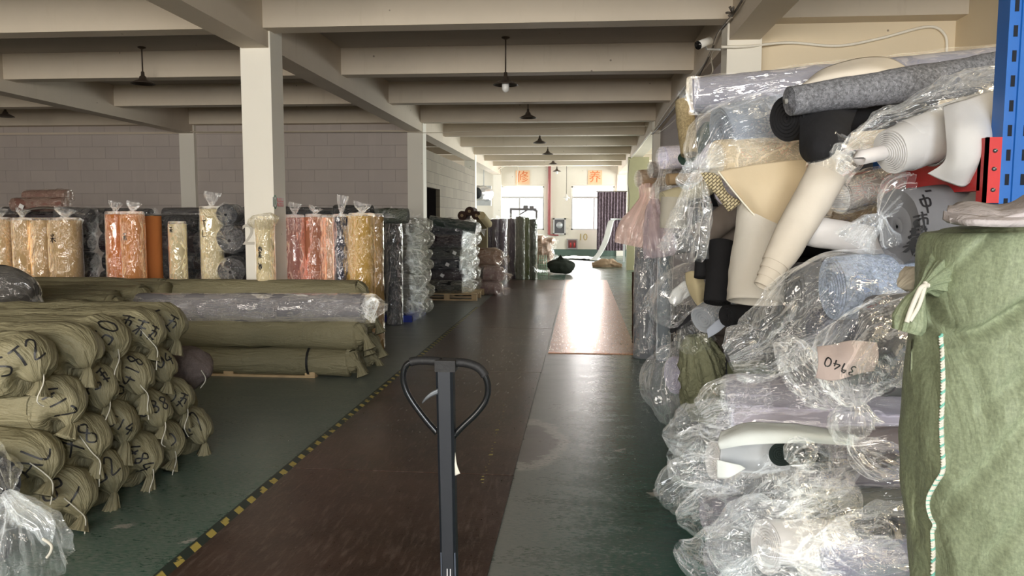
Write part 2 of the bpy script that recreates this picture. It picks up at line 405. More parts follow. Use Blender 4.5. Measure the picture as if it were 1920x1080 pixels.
# thin trail of yellow tape crumbs on the second plate
mb = MB(); rnd = random.Random(9)
for k in range(26):
    t = k / 25; p = G(905 + 42 * t + rnd.uniform(-3, 3), 905 - 145 * t, .0065); s = rnd.uniform(.004, .012) * (2 if k in (9, 17) else 1)
    mb.add([p + Vector((-s, -s, 0)), p + Vector((s, -s * .6, 0)), p + Vector((s * .8, s * 1.6, .0)), p + Vector((-s * .6, s * 1.2, 0)),p + Vector((0,0,.0015))], [(0,1,4),(1,2,4),(2,3,4),(3,0,4)])
tag(mb.build('tape_scrap', plain('yellow_tape_bits', (.42, .36, .12), .6)), 'trail of torn yellow tape scraps on the brown plate', 'tape scraps', kind='stuff')
# ---------------------------------------------------------------- cloth, film and sack materials
def setfold(o, pts):
    at = o.data.attributes.new('fold', 'FLOAT_VECTOR', 'POINT'); at.data.foreach_set('vector', [c for p in pts for c in p])
def foldv(nt, scale):
    a = N_(nt, 'ShaderNodeAttribute', attribute_name='fold'); mp = N_(nt, 'ShaderNodeMapping'); mp.inputs['Scale'].default_value = scale
    nt.links.new(a.outputs['Vector'], mp.inputs[0]); return mp.outputs[0]
def ridge(nt, v, scale, detail=3, dist=.6):
    n = tnoise(nt, v, scale, detail, .55, dist)
    return math_(nt, 'SUBTRACT', 1, math_(nt, 'ABSOLUTE', math_(nt, 'MULTIPLY', math_(nt, 'SUBTRACT', n, .5), 5.0)))
def cloth(name, col, rough=.85, speck=0, wrinkle=.15, wscale=7, fine=260, var=.1, sheen=0):
    if name in MATS: return MATS[name]
    m, nt, out = newmat(name); v = coords(nt)
    n = tnoise(nt, v, 2.5, 4); c = cmix(nt, n, sc(col, 1 - var), sc(col, 1 + var))
    if speck:
        s = tnoise(nt, v, 70, 3, .8); c = cmix(nt, ramp(nt, s, .42, .6, 0, speck), c, sc(col, .35))
        s2 = tnoise(nt, v, 95, 2, .7); c = cmix(nt, ramp(nt, s2, .56, .66, 0, speck * .6), c, sc(col, 1.9))
    h = math_(nt, 'ADD', math_(nt, 'MULTIPLY', tnoise(nt, v, wscale, 5, .6, .6), 1.0), math_(nt, 'MULTIPLY', tnoise(nt, v, fine, 2), .03))
    p = principled(nt, out, c, rough, 0, bump(nt, h, wrinkle, .03), .25)
    if sheen: p.inputs['Sheen Weight'].default_value = sheen
    MATS[name] = m; return m
def film_mat(name, tint=(.84, .89, .93), milk=.30, crump=.8, scale=16, rough=.12, streak=.35, tail=.3, gloss=1.0, ang=0.0):
    """clear packing film: see-through, milky where it folds, sharp glints on the creases running along the bag"""
    if name in MATS: return MATS[name]
    m, nt, out = newmat(name); v = foldv(nt, (streak, 1, 1))
    if ang: [n for n in nt.nodes if n.type == 'MAPPING'][0].inputs['Rotation'].default_value = (0, ang, 0)
    v2 = foldv(nt, (min(1, streak * 2), 1, 1))
    r1 = ridge(nt, v, scale * .45, 3, .8); r2 = ridge(nt, v2, scale * 1.3, 3, .5); r3 = tnoise(nt, v2, scale * 4, 3, .6)
    r1c = math_(nt, 'MAXIMUM', r1, -.4); r2c = math_(nt, 'MAXIMUM', r2, -.4)
    h = math_(nt, 'ADD', math_(nt, 'MULTIPLY', r1c, .7), math_(nt, 'ADD', math_(nt, 'MULTIPLY', r2c, .28), math_(nt, 'MULTIPLY', r3, .12)))
    calm = ramp(nt, tnoise(nt, foldv(nt, (.8, 1, 1)), 5.5, 2, .5), .42, .60, .16, 1.15)
    h = math_(nt, 'MULTIPLY', h, calm)
    nrm = bump(nt, h, crump, .030)
    lw = N_(nt, 'ShaderNodeLayerWeight'); lw.inputs[0].default_value = .4; nt.links.new(nrm, lw.inputs['Normal'])
    patch_ = tnoise(nt, v2, scale * .3, 3, .6)
    crease = math_(nt, 'ADD', ramp(nt, r1, .72, .98, 0, .9), ramp(nt, r2, .75, .98, 0, .5))
    fac = math_(nt, 'ADD', math_(nt, 'MULTIPLY', lw.outputs['Facing'], tail), math_(nt, 'ADD', ramp(nt, patch_, .35, .7, milk * .5, milk * 1.3), math_(nt, 'MULTIPLY', math_(nt, 'MULTIPLY', crease, calm), .05 + milk * .3)))
    fac = math_(nt, 'MINIMUM', fac, .95)
    tr = N_(nt, 'ShaderNodeBsdfTransparent'); tr.inputs[0].default_value = (.98, .985, .99, 1)
    df = N_(nt, 'ShaderNodeBsdfDiffuse'); df.inputs[0].default_value = (*tint, 1); nt.links.new(nrm, df.inputs['Normal'])
    tl = N_(nt, 'ShaderNodeBsdfTranslucent'); tl.inputs[0].default_value = (*tint, 1)
    m1 = N_(nt, 'ShaderNodeMixShader'); m1.inputs[0].default_value = .4; nt.links.new(df.outputs[0], m1.inputs[1]); nt.links.new(tl.outputs[0], m1.inputs[2])
    m2 = N_(nt, 'ShaderNodeMixShader'); nt.links.new(fac, m2.inputs[0]); nt.links.new(tr.outputs[0], m2.inputs[1]); nt.links.new(m1.outputs[0], m2.inputs[2])
    fr = N_(nt, 'ShaderNodeFresnel'); fr.inputs[0].default_value = 1.5; nt.links.new(nrm, fr.inputs['Normal'])
    gf = math_(nt, 'MINIMUM', math_(nt, 'ADD', math_(nt, 'MULTIPLY', fr.outputs[0], .32), .032), .3); gf = math_(nt, 'MULTIPLY', gf, gloss)
    cc = N_(nt, 'ShaderNodeCombineColor'); [nt.links.new(gf, cc.inputs[i]) for i in range(3)]
    gl = N_(nt, 'ShaderNodeBsdfGlossy'); gl.inputs['Roughness'].default_value = rough; nt.links.new(nrm, gl.inputs['Normal']); nt.links.new(cc.outputs[0], gl.inputs['Color'])
    ad = N_(nt, 'ShaderNodeAddShader'); nt.links.new(m2.outputs[0], ad.inputs[0]); nt.links.new(gl.outputs[0], ad.inputs[1])
    nt.links.new(ad.outputs[0], out.inputs[0]); MATS[name] = m; return m
def sack_mat(name, col, wv=90, wrinkle=.3, var=.16, contrast=.25, streak=.22, fs=9):
    if name in MATS: return MATS[name]
    m, nt, out = newmat(name); v = foldv(nt, (1, 1, 1)); vs_ = foldv(nt, (streak, 1, 1))
    n = tnoise(nt, v, 3, 5); f = tnoise(nt, foldv(nt, (1, .5, .5)), 190, 3, .8); g = tnoise(nt, foldv(nt, (.35, 1, 1)), 260, 2, .8)
    c = cmix(nt, n, sc(col, 1 - var), sc(col, 1 + var)); c = cmix(nt, math_(nt, 'MULTIPLY', ramp(nt, math_(nt, 'ADD', f, g), .8, 1.25), contrast), c, sc(col, 2.1))
    r1 = math_(nt, 'MAXIMUM', ridge(nt, vs_, fs, 4, .9), -.6); r2 = math_(nt, 'MAXIMUM', ridge(nt, vs_, fs * 2.7, 3, .6), -.5)
    h = math_(nt, 'ADD', math_(nt, 'MULTIPLY', r1, .6), math_(nt, 'ADD', math_(nt, 'MULTIPLY', r2, .22), math_(nt, 'ADD', math_(nt, 'MULTIPLY', tnoise(nt, v, 6, 4, .6, 1.2), .8), math_(nt, 'MULTIPLY', f, .05))))
    principled(nt, out, c, .6, 0, bump(nt, h, wrinkle, .035), .35); MATS[name] = m; return m
FILM = film_mat('clear_film', scale=17, milk=.05, crump=1.0, gloss=1.5, tail=.12, rough=.06)
FILMD = film_mat('dark_heap_film', scale=17, milk=.03, crump=1.0, gloss=1.2, tail=.08, rough=.07)
FILMR = film_mat('roll_film', scale=17, milk=.01, tail=.05, crump=1.0, streak=.3, rough=.07, gloss=3.2)
FILMX = film_mat('long_roll_film', scale=16, milk=.07, tail=.18, crump=.6, streak=.2, rough=.15, gloss=1.7)
FILMM = film_mat('milky_film', milk=.12, scale=15, crump=1.0, tail=.15, gloss=1.15, rough=.06)
FILMP = film_mat('pinkish_film', tint=(1.0, .80, .75), milk=.75, scale=15, crump=.7, streak=.18, gloss=.9)
FILMB = film_mat('brownish_film', tint=(.62, .50, .42), milk=.25, scale=13, crump=.7, tail=.2)
SACK = sack_mat('khaki_woven_sack', (.215, .195, .118), 80, .45, contrast=.15)
SACKG = sack_mat('green_woven_sack', (.19, .222, .14), 60, .22, contrast=.45, streak=.5, fs=5)
MARK = plain('black_marker_ink', (.012, .012, .014), .5)
CORD = plain('white_cord', (.60, .58, .50), .7)
CARD = plain('cardboard_core', (.42, .31, .19), .8)
WOOD = plain('pale_pallet_wood', (.50, .36, .20), .7, scale=9, var=.3)
TAGW = plain('white_paper_tag', (.8, .8, .78), .7)
# ---------------------------------------------------------------- shape builders
def V(*a): return Vector(a)
def axis(pts, n=40):
    pts = [Vector(p) for p in spline([tuple(p) for p in pts], n)]
    acc = [0]
    for a, b in zip(pts, pts[1:]): acc.append(acc[-1] + (b - a).length)
    T, N, B = frames(pts)
    def at(s):
        if s <= 0: return pts[0] + T[0] * s, T[0], N[0], B[0]
        if s >= acc[-1]: return pts[-1] + T[-1] * (s - acc[-1]), T[-1], N[-1], B[-1]
        i = 0
        while acc[i + 1] < s: i += 1
        f = (s - acc[i]) / (acc[i + 1] - acc[i])
        return pts[i].lerp(pts[i + 1], f), T[i], N[i], B[i]
    return at, acc[-1]
def roll(name, A, B, R, mat, parent=None, seed=0, wr=.004, seg=28, n=20, tele=0.0, layers=7, hole=.2, mid=None, R2=None, squash=0, endB=True, seam=.045):
    """a rolled fabric: body with an overlapping free edge and wound layers on its ends"""
    at, L = axis([A] + (mid or []) + [B], 30 if mid else 4); R2 = R2 or R
    sd = Vector((seed * 3.7, seed * 1.3, seed * 7.1)); rings = []
    gr = min(.006, R * .06)
    for k in range(layers, 0, -1):
        r = 1 - (1 - hole) * k / layers; t_ = -tele * k / layers; w = (1 - hole) / layers
        rings += [(t_ + gr, r - w * .95), (t_ + gr * .2, r - w * .8), (t_, r - w * .12), (t_ + gr, r)]
    rings = [(.05, hole * .9)] + rings + [(-.0, .985), (.006, 1)]
    rings += [(L * i / n, 1) for i in range(1, n)]
    if endB: rings += [(L - .006, 1), (L, .985)] + [(L + (0 if k % 2 else -.006), 1 - (1 - hole) * k / 5) for k in range(1, 6)] + [(L - .05, hole * .9)]
    else: rings += [(L, 1)]
    vs = []; fs = []; fo = []
    for s, r in rings:
        p, t, N, Bn = at(s)
        rr = R + (R2 - R) * min(1, max(0, s / L))
        for k in range(seg):
            a = 2 * PI * k / seg; d = N * math.cos(a) + Bn * math.sin(a)
            q = r * rr * (1 + seam * (((a / (2 * PI)) + .3 * seed + .05 * math.sin(s * 4 + seed)) % 1))
            if r > .95 and wr: q += wr * 2 * noise.noise((p + d * R) * Vector((6, 6, 6)).x + sd) + wr * noise.noise((p + d * R) * 22 + sd)
            v = p + d * q
            if squash: v.z = p.z + (v.z - p.z) * (1 - squash)
            vs.append(v); fo.append((s, q * math.cos(a) + seed, q * math.sin(a)))
    for i in range(len(rings) - 1):
        for k in range(seg):
            a = i * seg + k; b = i * seg + (k + 1) % seg; fs.append((a, a + seg, b + seg, b))
    m = len(rings)
    fs += [tuple(range(seg)), tuple(reversed(range((m - 1) * seg, m * seg)))]
    o = link(name, vs, fs, mat, parent); setfold(o, fo); o.data.set_sharp_from_angle(angle=.8); return o
def core(A, B, R, parent, mat=None, out=.02):
    d = (Vector(A) - Vector(B)).normalized(); a = Vector(A) + d * out
    mb = MB(); vs, fs = sweep([a - d * .12, a, a, a - d * .05], [R, R, R * .8, R * .8], 14); mb.add(vs, fs + [tuple(range(42, 56))])
    return mb.build('cardboard_core', mat or CARD, parent, True)
def bag(name, ctrl, mat, parent=None, seed=0, seg=40, n=48, pleats=9, cell=9, flat=None, cap=(True, True), tag_=None, thin=0):
    """a gathered bag: control tuples (point, radius, pleat depth, crumple depth)"""
    ct = [(*Vector(c[0]), c[1], c[2], c[3]) for c in ctrl]
    sp = spline(ct, n) if len(ct) > 2 else spline([ct[0], ct[1]], n)
    path = [Vector(s[:3]) for s in sp]; sd = Vector((seed * 2.3 + 5, seed * 5.1, seed * 1.7))
    rnd = random.Random(seed); ph = [rnd.uniform(0, 6.28) for _ in range(4)]
    T, N, B = frames(path); vs = []; fs = []; fo = []; arc = 0; rm = max(c_[1] for c_ in ctrl)
    for i, p in enumerate(path):
        if i: arc += (p - path[i - 1]).length
        r, pl, cr = max(.003, sp[i][3]), max(0, sp[i][4]), max(0, sp[i][5])
        for k in range(seg):
            a = 2 * PI * k / seg; d = N[i] * math.cos(a) + B[i] * math.sin(a)
            q = p + d * r
            w = .6 * math.sin(pleats * a + ph[0] + 1.1 * math.sin(2 * a + ph[1])) + .4 * math.sin((pleats * 2 - 1) * a + ph[2])
            dr = r * pl * w
            if cr:
                s_ = Vector((arc * .55, r * math.cos(a), r * math.sin(a))) * cell + sd
                w_ = s_ + noise.noise_vector(s_ * .8) * .5
                r1 = 1 - abs(noise.noise(w_)) * 3.2; r2 = 1 - abs(noise.noise(w_ * 2.3 + sd)) * 3.2
                dr += cr * (.75 * max(-.5, r1) + .35 * max(-.5, r2)) + cr * .9 * noise.noise(s_ * .45)
            q = p + d * max(.002, r + dr)
            if flat: q = q - flat[0] * (q - p).dot(flat[0]) * flat[1]
            vs.append(q); ra = r * .5 + rm * .5; fo.append((arc, ra * math.cos(a) + seed * .37, ra * math.sin(a)))
    for i in range(n - 1):
        for k in range(seg):
            a = i * seg + k; b = i * seg + (k + 1) % seg; fs.append((a, a + seg, b + seg, b))
    if cap[0]: fs.append(tuple(range(seg)))
    if cap[1]: fs.append(tuple(reversed(range((n - 1) * seg, n * seg))))
    o = link(name, vs, fs, mat, parent); setfold(o, fo); return o
def world_bvh(*obs):
    vs = []; fs = []
    for o in obs:
        k = len(vs); off = o.location.copy(); p = o.parent
        while p: off += p.location; p = p.parent
        vs += [v.co + off for v in o.data.vertices]; fs += [tuple(i + k for i in q.vertices) for q in o.data.polygons]
    return BVHTree.FromPolygons(vs, fs)
GL = {'0': [[(.3, 1), (.05, .75), (.05, .25), (.3, 0), (.55, .25), (.55, .75), (.3, 1)]], '1': [[(.3, 1), (.28, 0)]],
 '2': [[(.05, .8), (.3, 1), (.55, .78), (.3, .4), (.0, 0), (.6, .03)]], '3': [[(.05, .9), (.35, 1), (.5, .78), (.2, .55), (.52, .3), (.3, 0), (.02, .1)]],
 '4': [[(.35, 1), (.02, .4), (.6, .42)], [(.45, .7), (.42, -.05)]], '5': [[(.55, 1), (.12, .98), (.1, .6), (.5, .5), (.45, .08), (.05, .02)]],
 '6': [[(.5, 1), (.1, .5), (.08, .1), (.4, 0), (.5, .3), (.15, .42)]], '7': [[(.02, .95), (.58, 1), (.2, 0)]],
 '8': [[(.3, 1), (.08, .78), (.5, .3), (.3, 0), (.08, .25), (.5, .78), (.3, 1)]], '9': [[(.5, .8), (.25, 1), (.08, .72), (.5, .7), (.45, 0)]],
 'X': [[(0, 1), (.6, 0)], [(.6, 1), (0, 0)]], 'm': [[(0, 0), (.02, .5), (.2, .5), (.22, 0)], [(.22, .4), (.42, .5), (.45, 0)]],
 'A': [[(0, 0), (.3, 1), (.6, 0)], [(.1, .35), (.5, .38)]], 'W': [[(0, 1), (.15, 0), (.3, .7), (.45, 0), (.6, 1)]],
 '#': [[(0, .9), (.6, .95)], [(.05, .5), (.6, .55)], [(.3, 1.05), (.28, -.05)], [(.3, .5), (0, .05)], [(.3, .5), (.6, .0)]],
 '禾': [[(.5, 1.05), (.15, .93)], [(0, .7), (.65, .74)], [(.33, .97), (.32, -.1)], [(.3, .68), (0, .25)], [(.36, .68), (.68, .25)]],
 '中': [[(.05, .8), (.1, .35), (.55, .38), (.6, .82), (.05, .78)], [(.33, 1.1), (.31, -.1)]],
 '市': [[(.3, 1.1), (.35, .95)], [(0, .85), (.65, .88)], [(.1, .15), (.1, .62), (.55, .64), (.55, .2)], [(.33, .85), (.32, -.1)]],
 '带': [[(0, .85), (.7, .88)], [(.15, 1.05), (.15, .65)], [(.35, 1.1), (.35, .65)], [(.55, 1.05), (.55, .65)], [(.05, .45), (.03, .6), (.68, .6), (.62, .45)], [(.15, .05), (.15, .4), (.52, .42), (.52, .1)], [(.34, .6), (.33, -.15)]],
 '娄': [[(.3, 1.05), (.3, .6)], [(0, .8), (.62, .82)], [(.28, .78), (.05, .6)], [(.32, .78), (.6, .6)], [(.25, .5), (.12, .25), (.5, 0)], [(.45, .5), (.3, .2), (.05, 0)], [(0, .32), (.65, .35)]],
 '米': [[(.1, .95), (.22, .7)], [(.55, .98), (.42, .7)], [(0, .5), (.68, .53)], [(.33, 1.05), (.32, -.05)], [(.3, .5), (.02, .1)], [(.36, .5), (.66, .1)]],
 '-': [[(.0, .5), (.5, .52)]], ' ': [], ',': [[(.1, .2), (.02, -.1)]], '.': [[(.1, .05), (.14, .0)]],
 'f': [[(.05, .9), (.6, .95)], [(.15, .6), (.5, .62), (.5, .3)], [(.35, 1), (.2, 0)], [(.1, .3), (.55, .1)]], 'S': [[(.55, .95), (.2, 1), (.05, .75), (.5, .35), (.35, 0), (0, .1)]],
 'T': [[(0, .95), (.6, 1)], [(.3, .97), (.28, 0)]], 'L': [[(.05, 1), (.02, .05), (.5, 0)]], 'Y': [[(0, 1), (.3, .5), (.6, 1)], [(.3, .5), (.3, 0)]]}
def aim(bv, x, y):
    h = bv.ray_cast(EYE, ray(x, y)); return h[0] if h[0] else None
def write(bvh, org, u, v, nrm, text, size, width=.006, parent=None, adv=.8, name='handwriting', vertical=False, reach=.6, mat=None, seed=1, off=.003):
    """felt-pen strokes laid on a surface"""
    org = Vector(org); u = Vector(u).normalized(); nrm = Vector(nrm).normalized(); v = Vector(v); v = (v - v.dot(u) * u).normalized(); rnd = random.Random(seed)
    vs = []; fs = []; cur = 0
    for ch in text:
        for st in GL.get(ch, GL['f']):
            j = [(x + rnd.uniform(-.03, .03), y + rnd.uniform(-.03, .03)) for x, y in st]
            pts = spline(j, max(8, len(j) * 6)); last = None
            for i, (x, y) in enumerate(pts):
                X, Y = (x, y - cur) if vertical else (x + cur, y)
                x2, y2 = pts[min(i + 1, len(pts) - 1)]; x1, y1 = pts[max(i - 1, 0)]
                t = (u * (x2 - x1) + v * (y2 - y1)); t = t.normalized() if t.length > 0 else u
                sd = nrm.cross(t).normalized()
                c = org + u * X * size + v * Y * size; pr_ = []
                for s in (-.5, .5):
                    h = bvh.ray_cast(c + sd * width * s + nrm * .25, -nrm, reach)
                    if h[0] is None: pr_ = None; break
                    hn = h[1] if h[1].dot(nrm) > 0 else -h[1]
                    pr_.append(h[0] + hn * off)
                if pr_ is None: last = None; continue
                k = len(vs); vs += pr_
                if last is not None: fs.append((last, last + 1, k + 1, k))
                last = k
        cur += adv * (1.35 if vertical else 1) if ch != ' ' else .4
    if not fs: print('WRITING LOST', text); return None
    return link(name, vs, fs, mat or MARK, parent, False)
def patch(name, rows, mat, parent=None, thick=.003, nu=24, nv=16, wave=.008, seed=0, cell=7):
    """draped cloth or paper: a spline surface through a grid of points, with thickness"""
    R = [spline([tuple(p) for p in r], nu) for r in rows]
    cols = [spline([R[j][i] for j in range(len(R))], nv) for i in range(nu)]
    sd = Vector((seed, seed * 2.1, 3)); pts = [[Vector(cols[i][j]) for i in range(nu)] for j in range(nv)]
    nm = []
    for j in range(nv):
        for i in range(nu):
            a = pts[j][min(i + 1, nu - 1)] - pts[j][max(i - 1, 0)]; b = pts[min(j + 1, nv - 1)][i] - pts[max(j - 1, 0)][i]
            k = a.cross(b); nm.append(k.normalized() if k.length > 1e-9 else V(0, -1, 0))
    top = []; bot = []
    for j in range(nv):
        for i in range(nu):
            p = pts[j][i]; q = nm[j * nu + i]; h = wave * (noise.noise(p * cell + sd) + .5 * noise.noise(p * cell * 2.5 + sd))
            top.append(p + q * (h + thick / 2)); bot.append(p + q * (h - thick / 2))
    vs = top + bot; n = nu * nv; fs = []
    for j in range(nv - 1):
        for i in range(nu - 1):
            a = j * nu + i; fs += [(a, a + 1, a + nu + 1, a + nu), (n + a, n + a + nu, n + a + nu + 1, n + a + 1)]
    for i in range(nu - 1): fs += [(i, n + i, n + i + 1, i + 1), ((nv - 1) * nu + i, (nv - 1) * nu + i + 1, n + (nv - 1) * nu + i + 1, n + (nv - 1) * nu + i)]
    for j in range(nv - 1): fs += [(j * nu, (j + 1) * nu, n + (j + 1) * nu, n + j * nu), (j * nu + nu - 1, n + j * nu + nu - 1, n + (j + 1) * nu + nu - 1, (j + 1) * nu + nu - 1)]
    return link(name, vs, fs, mat, parent)
def cordline(pts, r=.004, parent=None, name='tie_cord', mat=None, n=14):
    mb = MB(); mb.tube([Vector(p) for p in spline([tuple(p) for p in pts], n)], r, 6); return mb.build(name, mat or CORD, parent, True)
# ================================================================ LEFT SIDE
ORD = ['first', 'second', 'third', 'fourth', 'fifth', 'sixth', 'seventh', 'eighth', 'ninth']
# ---- khaki sacks in the left foreground, tied ends towards the aisle
def tied_sack(name, label, cat, group, X0, X1, Y, Z, R, seed, text=None, mat=SACK, droop=.10, tang=.4, tsz=.075, dy=0.0, cord=True, vis=True, segs=44, flop=0):
    t = thing(name, label, cat, (X1 - .3, Y, 0 if Z < .2 else Z - R), group)
    rnd = random.Random(seed); jy = rnd.uniform(-.02, .02)
    e = Vector((X1, Y + dy, Z))
    kn = e + V(.118, -.035 + jy, -.075 + flop)
    tip = kn + V(.006, -.03 + jy, -droop * .8)
    b = bag('woven_sack', [((X0, Y, Z), R * .9, .02, .006), ((X0 + .1, Y, Z), R, .01, .010), (((X0 + X1) / 2, Y, Z), R, .0, .012), ((X1 - .12, Y + dy * .5, Z), R * 1.03, .0, .014),
        ((X1, Y + dy, Z), R * 1.03, .01, .014), ((X1 + .055, Y + dy - .01, Z - .005), R * .94, .035, .014), ((X1 + .092, Y + dy - .02, Z - .02), R * .66, .07, .010), ((X1 + .108, Y + dy - .03, Z - .045), R * .36, .14, .006), (kn, R * .13, .22, .003), (kn + V(.010, -.01, -.02), R * .15, .25, .003),
        (tip, R * .30, .30, .006)], mat, t, seed, segs, 56, 9 + seed % 3, 8)
    # sewn edge of the opening, hanging over the end
    if cord and seed % 3:
        s = rnd.choice((-1, 1)); c = kn + V(.022, -.03, .0)
        cordline([c + V(-.05, -.05 * s, .12 + rnd.uniform(-.03, .03)), c + V(-.005, -.03 * s, .06), c + V(.02, 0, 0), c + V(.02, .02 * s - .03, -.07), tip + V(.03, -.01, -.03 - rnd.uniform(0, .04))], .0032, t)
    if text:
        bv = world_bvh(b); nn = V(.80, -.58, .15).normalized(); hor = V(.58, .80, 0).normalized(); up = V(0, 0, 1)
        u = (hor * math.cos(tang) + up * math.sin(tang)); v = (-hor * math.sin(tang) + up * math.cos(tang))
        w_ = .8 * len(text) * tsz
        o = Vector((X1 + .03, Y + dy - R * .38, Z + .045)) + nn * .1 - u * w_ / 2 - v * tsz / 2
        write(bv, o, u, v, nn, text, tsz, .0085, t, seed=seed)
    return t
texts = {(3, 0): 'ST2', (3, 1): None, (3, 2): '150', (3, 3): 'f#f', (3, 4): '4f', (2, 0): '1417', (2, 1): '143f', (2, 2): '0418', (2, 3): '1404', (1, 0): 'AL', (1, 1): 'X8', (1, 2): '14514', (1, 3): '3088', (1, 4): '80f',
         (0, 0): '81', (0, 1): '352', (0, 2): '1484', (0, 3): '15', (0, 4): 'f7'}
rown = ['bottom row', 'second row from the floor', 'third row from the floor', 'top row']
for i in range(4):
    for j in range(5 if i % 2 else 5):
        if (i, j) not in texts: continue
        y = 3.40 + .31 * j + (.155 if i % 2 == 0 else 0); z = .15 + .235 * i
        tx = texts[(i, j)]
        a = random.Random(i * 7 + j).choice((-1.1, .5, 1.0, -.6, .2))
        lb = 'khaki sack %s, %s, %s from the near end' % (('with scrawled characters' if 'f' in (tx or 'f') and tx != '143f' else 'marked ' + tx.strip('f')) if tx else 'with no marking and deep gathers', rown[i], ORD[j])
        tied_sack('tied_sack', lb, 'sack', 'tied khaki sacks stacked in the left foreground', -4.25, -2.62 - .03 * ((i + j) % 2) + .03 * (3 - i) * .5, y, z, .148, 11 + i * 5 + j, tx, tang=a, droop=.08 + .03 * ((i * 3 + j) % 3), dy=.0, tsz={1: .11, 2: .11, 3: .088, 4: .074, 5: .060}.get(len(tx or '1')))
# purplish mesh bag behind them
t = thing('mesh_bag', 'brownish grey fuzzy bag peeking out behind the khaki sacks', 'bag', (-2.7, 5.15, .35))
bag('netting', [((-3.9, 5.15, .50), .13, 0, .012), ((-2.92, 5.15, .50), .14, 0, .02), ((-2.68, 5.15, .49), .12, .06, .02), ((-2.58, 5.14, .47), .03, .1, .004)], cloth('taupe_mesh', (.17, .135, .125), wrinkle=.4, speck=.3), t, 3)
cordline([(-2.62, 5.08, .50), (-2.57, 5.05, .44), (-2.60, 5.03, .38)], .004, t)
for k, (yy, zz) in enumerate(((5.0, .16), (5.3, .16))):
    tied_sack('tied_sack', ('khaki sack lying on the floor below the brownish fuzzy bag', 'khaki sack lying just behind the fuzzy bag')[k], 'sack', 'khaki sacks beneath the fuzzy bag', -4.3, -3.0, yy + .1, zz, .15, 71 + k, None)
# clear bag tied with a knot in the bottom left corner
t = thing('plastic_bag', 'clear plastic bag with knotted neck at the near end of the khaki sacks', 'plastic bag', (-2.3, 3.0, .3))
kx = P(12, 925, 2.95)
bag('film_tail', [(kx, .02, .2, .003), (P(30, 950, 2.93), .05, .35, .01), (P(50, 1000, 2.92), .12, .22, .015), (P(52, 1055, 2.95), .15, .15, .02)], FILMM, t, 5, 64, 40, 8, 10, cap=(False, False))
bag('film_flap', [(kx, .018, .2, .003), (P(45, 958, 2.9), .035, .3, .008), (P(80, 985, 2.88), .035, .3, .01), (P(92, 1020, 2.88), .012, .2, .004)], FILMM, t, 6, 48, 30, 8, 12, cap=(False, False))
bag('film_body', [(P(-110, 900, 3.05), .20, .05, .02), (P(-45, 905, 3.05), .17, .1, .02), (P(-8, 918, 3.0), .08, .25, .01), (kx, .02, .2, .003)], FILM, t, 7, 64, 40, 9, 10, cap=(False, False))
roll('dark_cloth', P(-16, 915, 3.05), P(-240, 850, 3.3), .13, cloth('charcoal_cloth', (.035, .036, .042)), t, 2)
roll('navy_cloth', P(-40, 1050, 3.05), P(-240, 990, 3.2), .15, cloth('charcoal_cloth', (.035, .036, .042)), t, 4)
cordline([P(80, 1010, 2.86), P(96, 1022, 2.85), P(95, 1035, 2.85), P(88, 1045, 2.86)], .006, t)
# ---- long khaki bales behind, tops only show over the sacks
def long_bale(label, group, A, B, R, seed, mat=SACK, name='wrapped_bale', strap=None, tail=True, loc=None, squash=.0):
    A = Vector(A); B = Vector(B); t = thing(name, label, 'fabric bale', ((A + B) / 2 - V(0, 0, R)), group)
    d = (B - A).normalized()
    ct = [(A - d * .03, R * .75, .04, .006), (A, R * .96, .02, .01), (A + d * .1, R, 0, .012), ((A + B) / 2, R * 1.01, 0, .014), (B - d * .1, R, 0, .014), (B, R * .95, .04, .014)]
    if tail: ct += [(B + d * .07 + V(0, -.02, -.02), R * .5, .2, .012), (B + d * .11 + V(0, -.03, -.04), R * .2, .25, .004), (B + d * .15 + V(0, -.05, -.13), R * .38, .3, .008)]
    else: ct += [(B + d * .03, R * .8, .05, .006)]
    bag('woven_wrap', ct, mat, t, seed, 40, 56, 10, 5)
    if strap is not None:
        p = A + d * strap; vs, fs = sweep([p - d * .012, p + d * .012], [R * 1.15, R * 1.15], 32); MB().add(vs, fs).build('black_strap', plain('black_strap', (.02, .02, .02), .4), t, True)
    return t
k = 0
for j in range(9):
    y = 5.55 + .31 * j
    long_bale('%s long khaki bale of the left pile, its end hidden by the sacks' % ('frontmost', 'second')[j] if j < 2 else 'long khaki bale, %s from the back of the low pile before the beige rolls' % ORD[8 - j], 'long khaki bales with only their tops showing', (-7.4, y, .63 + .012 * j), (-4.45 + .12 * math.sin(j * 2.1), y, .63 + .012 * j), .155, 80 + j, tail=j % 2 == 0)
for j in range(9):
    y = 5.4 + .31 * j
    long_bale('khaki bale in the lower layer of the low left pile, %s from the front' % ORD[j], 'lower layer of khaki bales on the left', (-7.4, y, .33), (-4.5, y, .33), .155, 180 + j, tail=False)
# dark bag on top, left edge
t = thing('dark_plastic_bag', 'dark grey bagged bundle lying on the khaki bales at the left edge', 'bag', (-6.3, 6.2, .8))
bag('dark_cloth', [(P(-140, 548, 6.1), .2, 0, .03), (P(-20, 545, 6.1), .18, .06, .045), (P(40, 548, 6.1), .15, .05, .03), (P(62, 565, 6.1), .06, .2, .01)], cloth('dark_brown_grey', (.06, .055, .05), wrinkle=.5), t, 8, cell=5)
bag('film_wrap', [(P(-140, 548, 6.1), .205, 0, .02), (P(-20, 545, 6.1), .195, .02, .03), (P(40, 548, 6.1), .16, .05, .03), (P(66, 566, 6.1), .05, .3, .01), (P(74, 582, 6.05), .05, .3, .01)], FILMD, t, 8, cell=5, cap=(False, False))
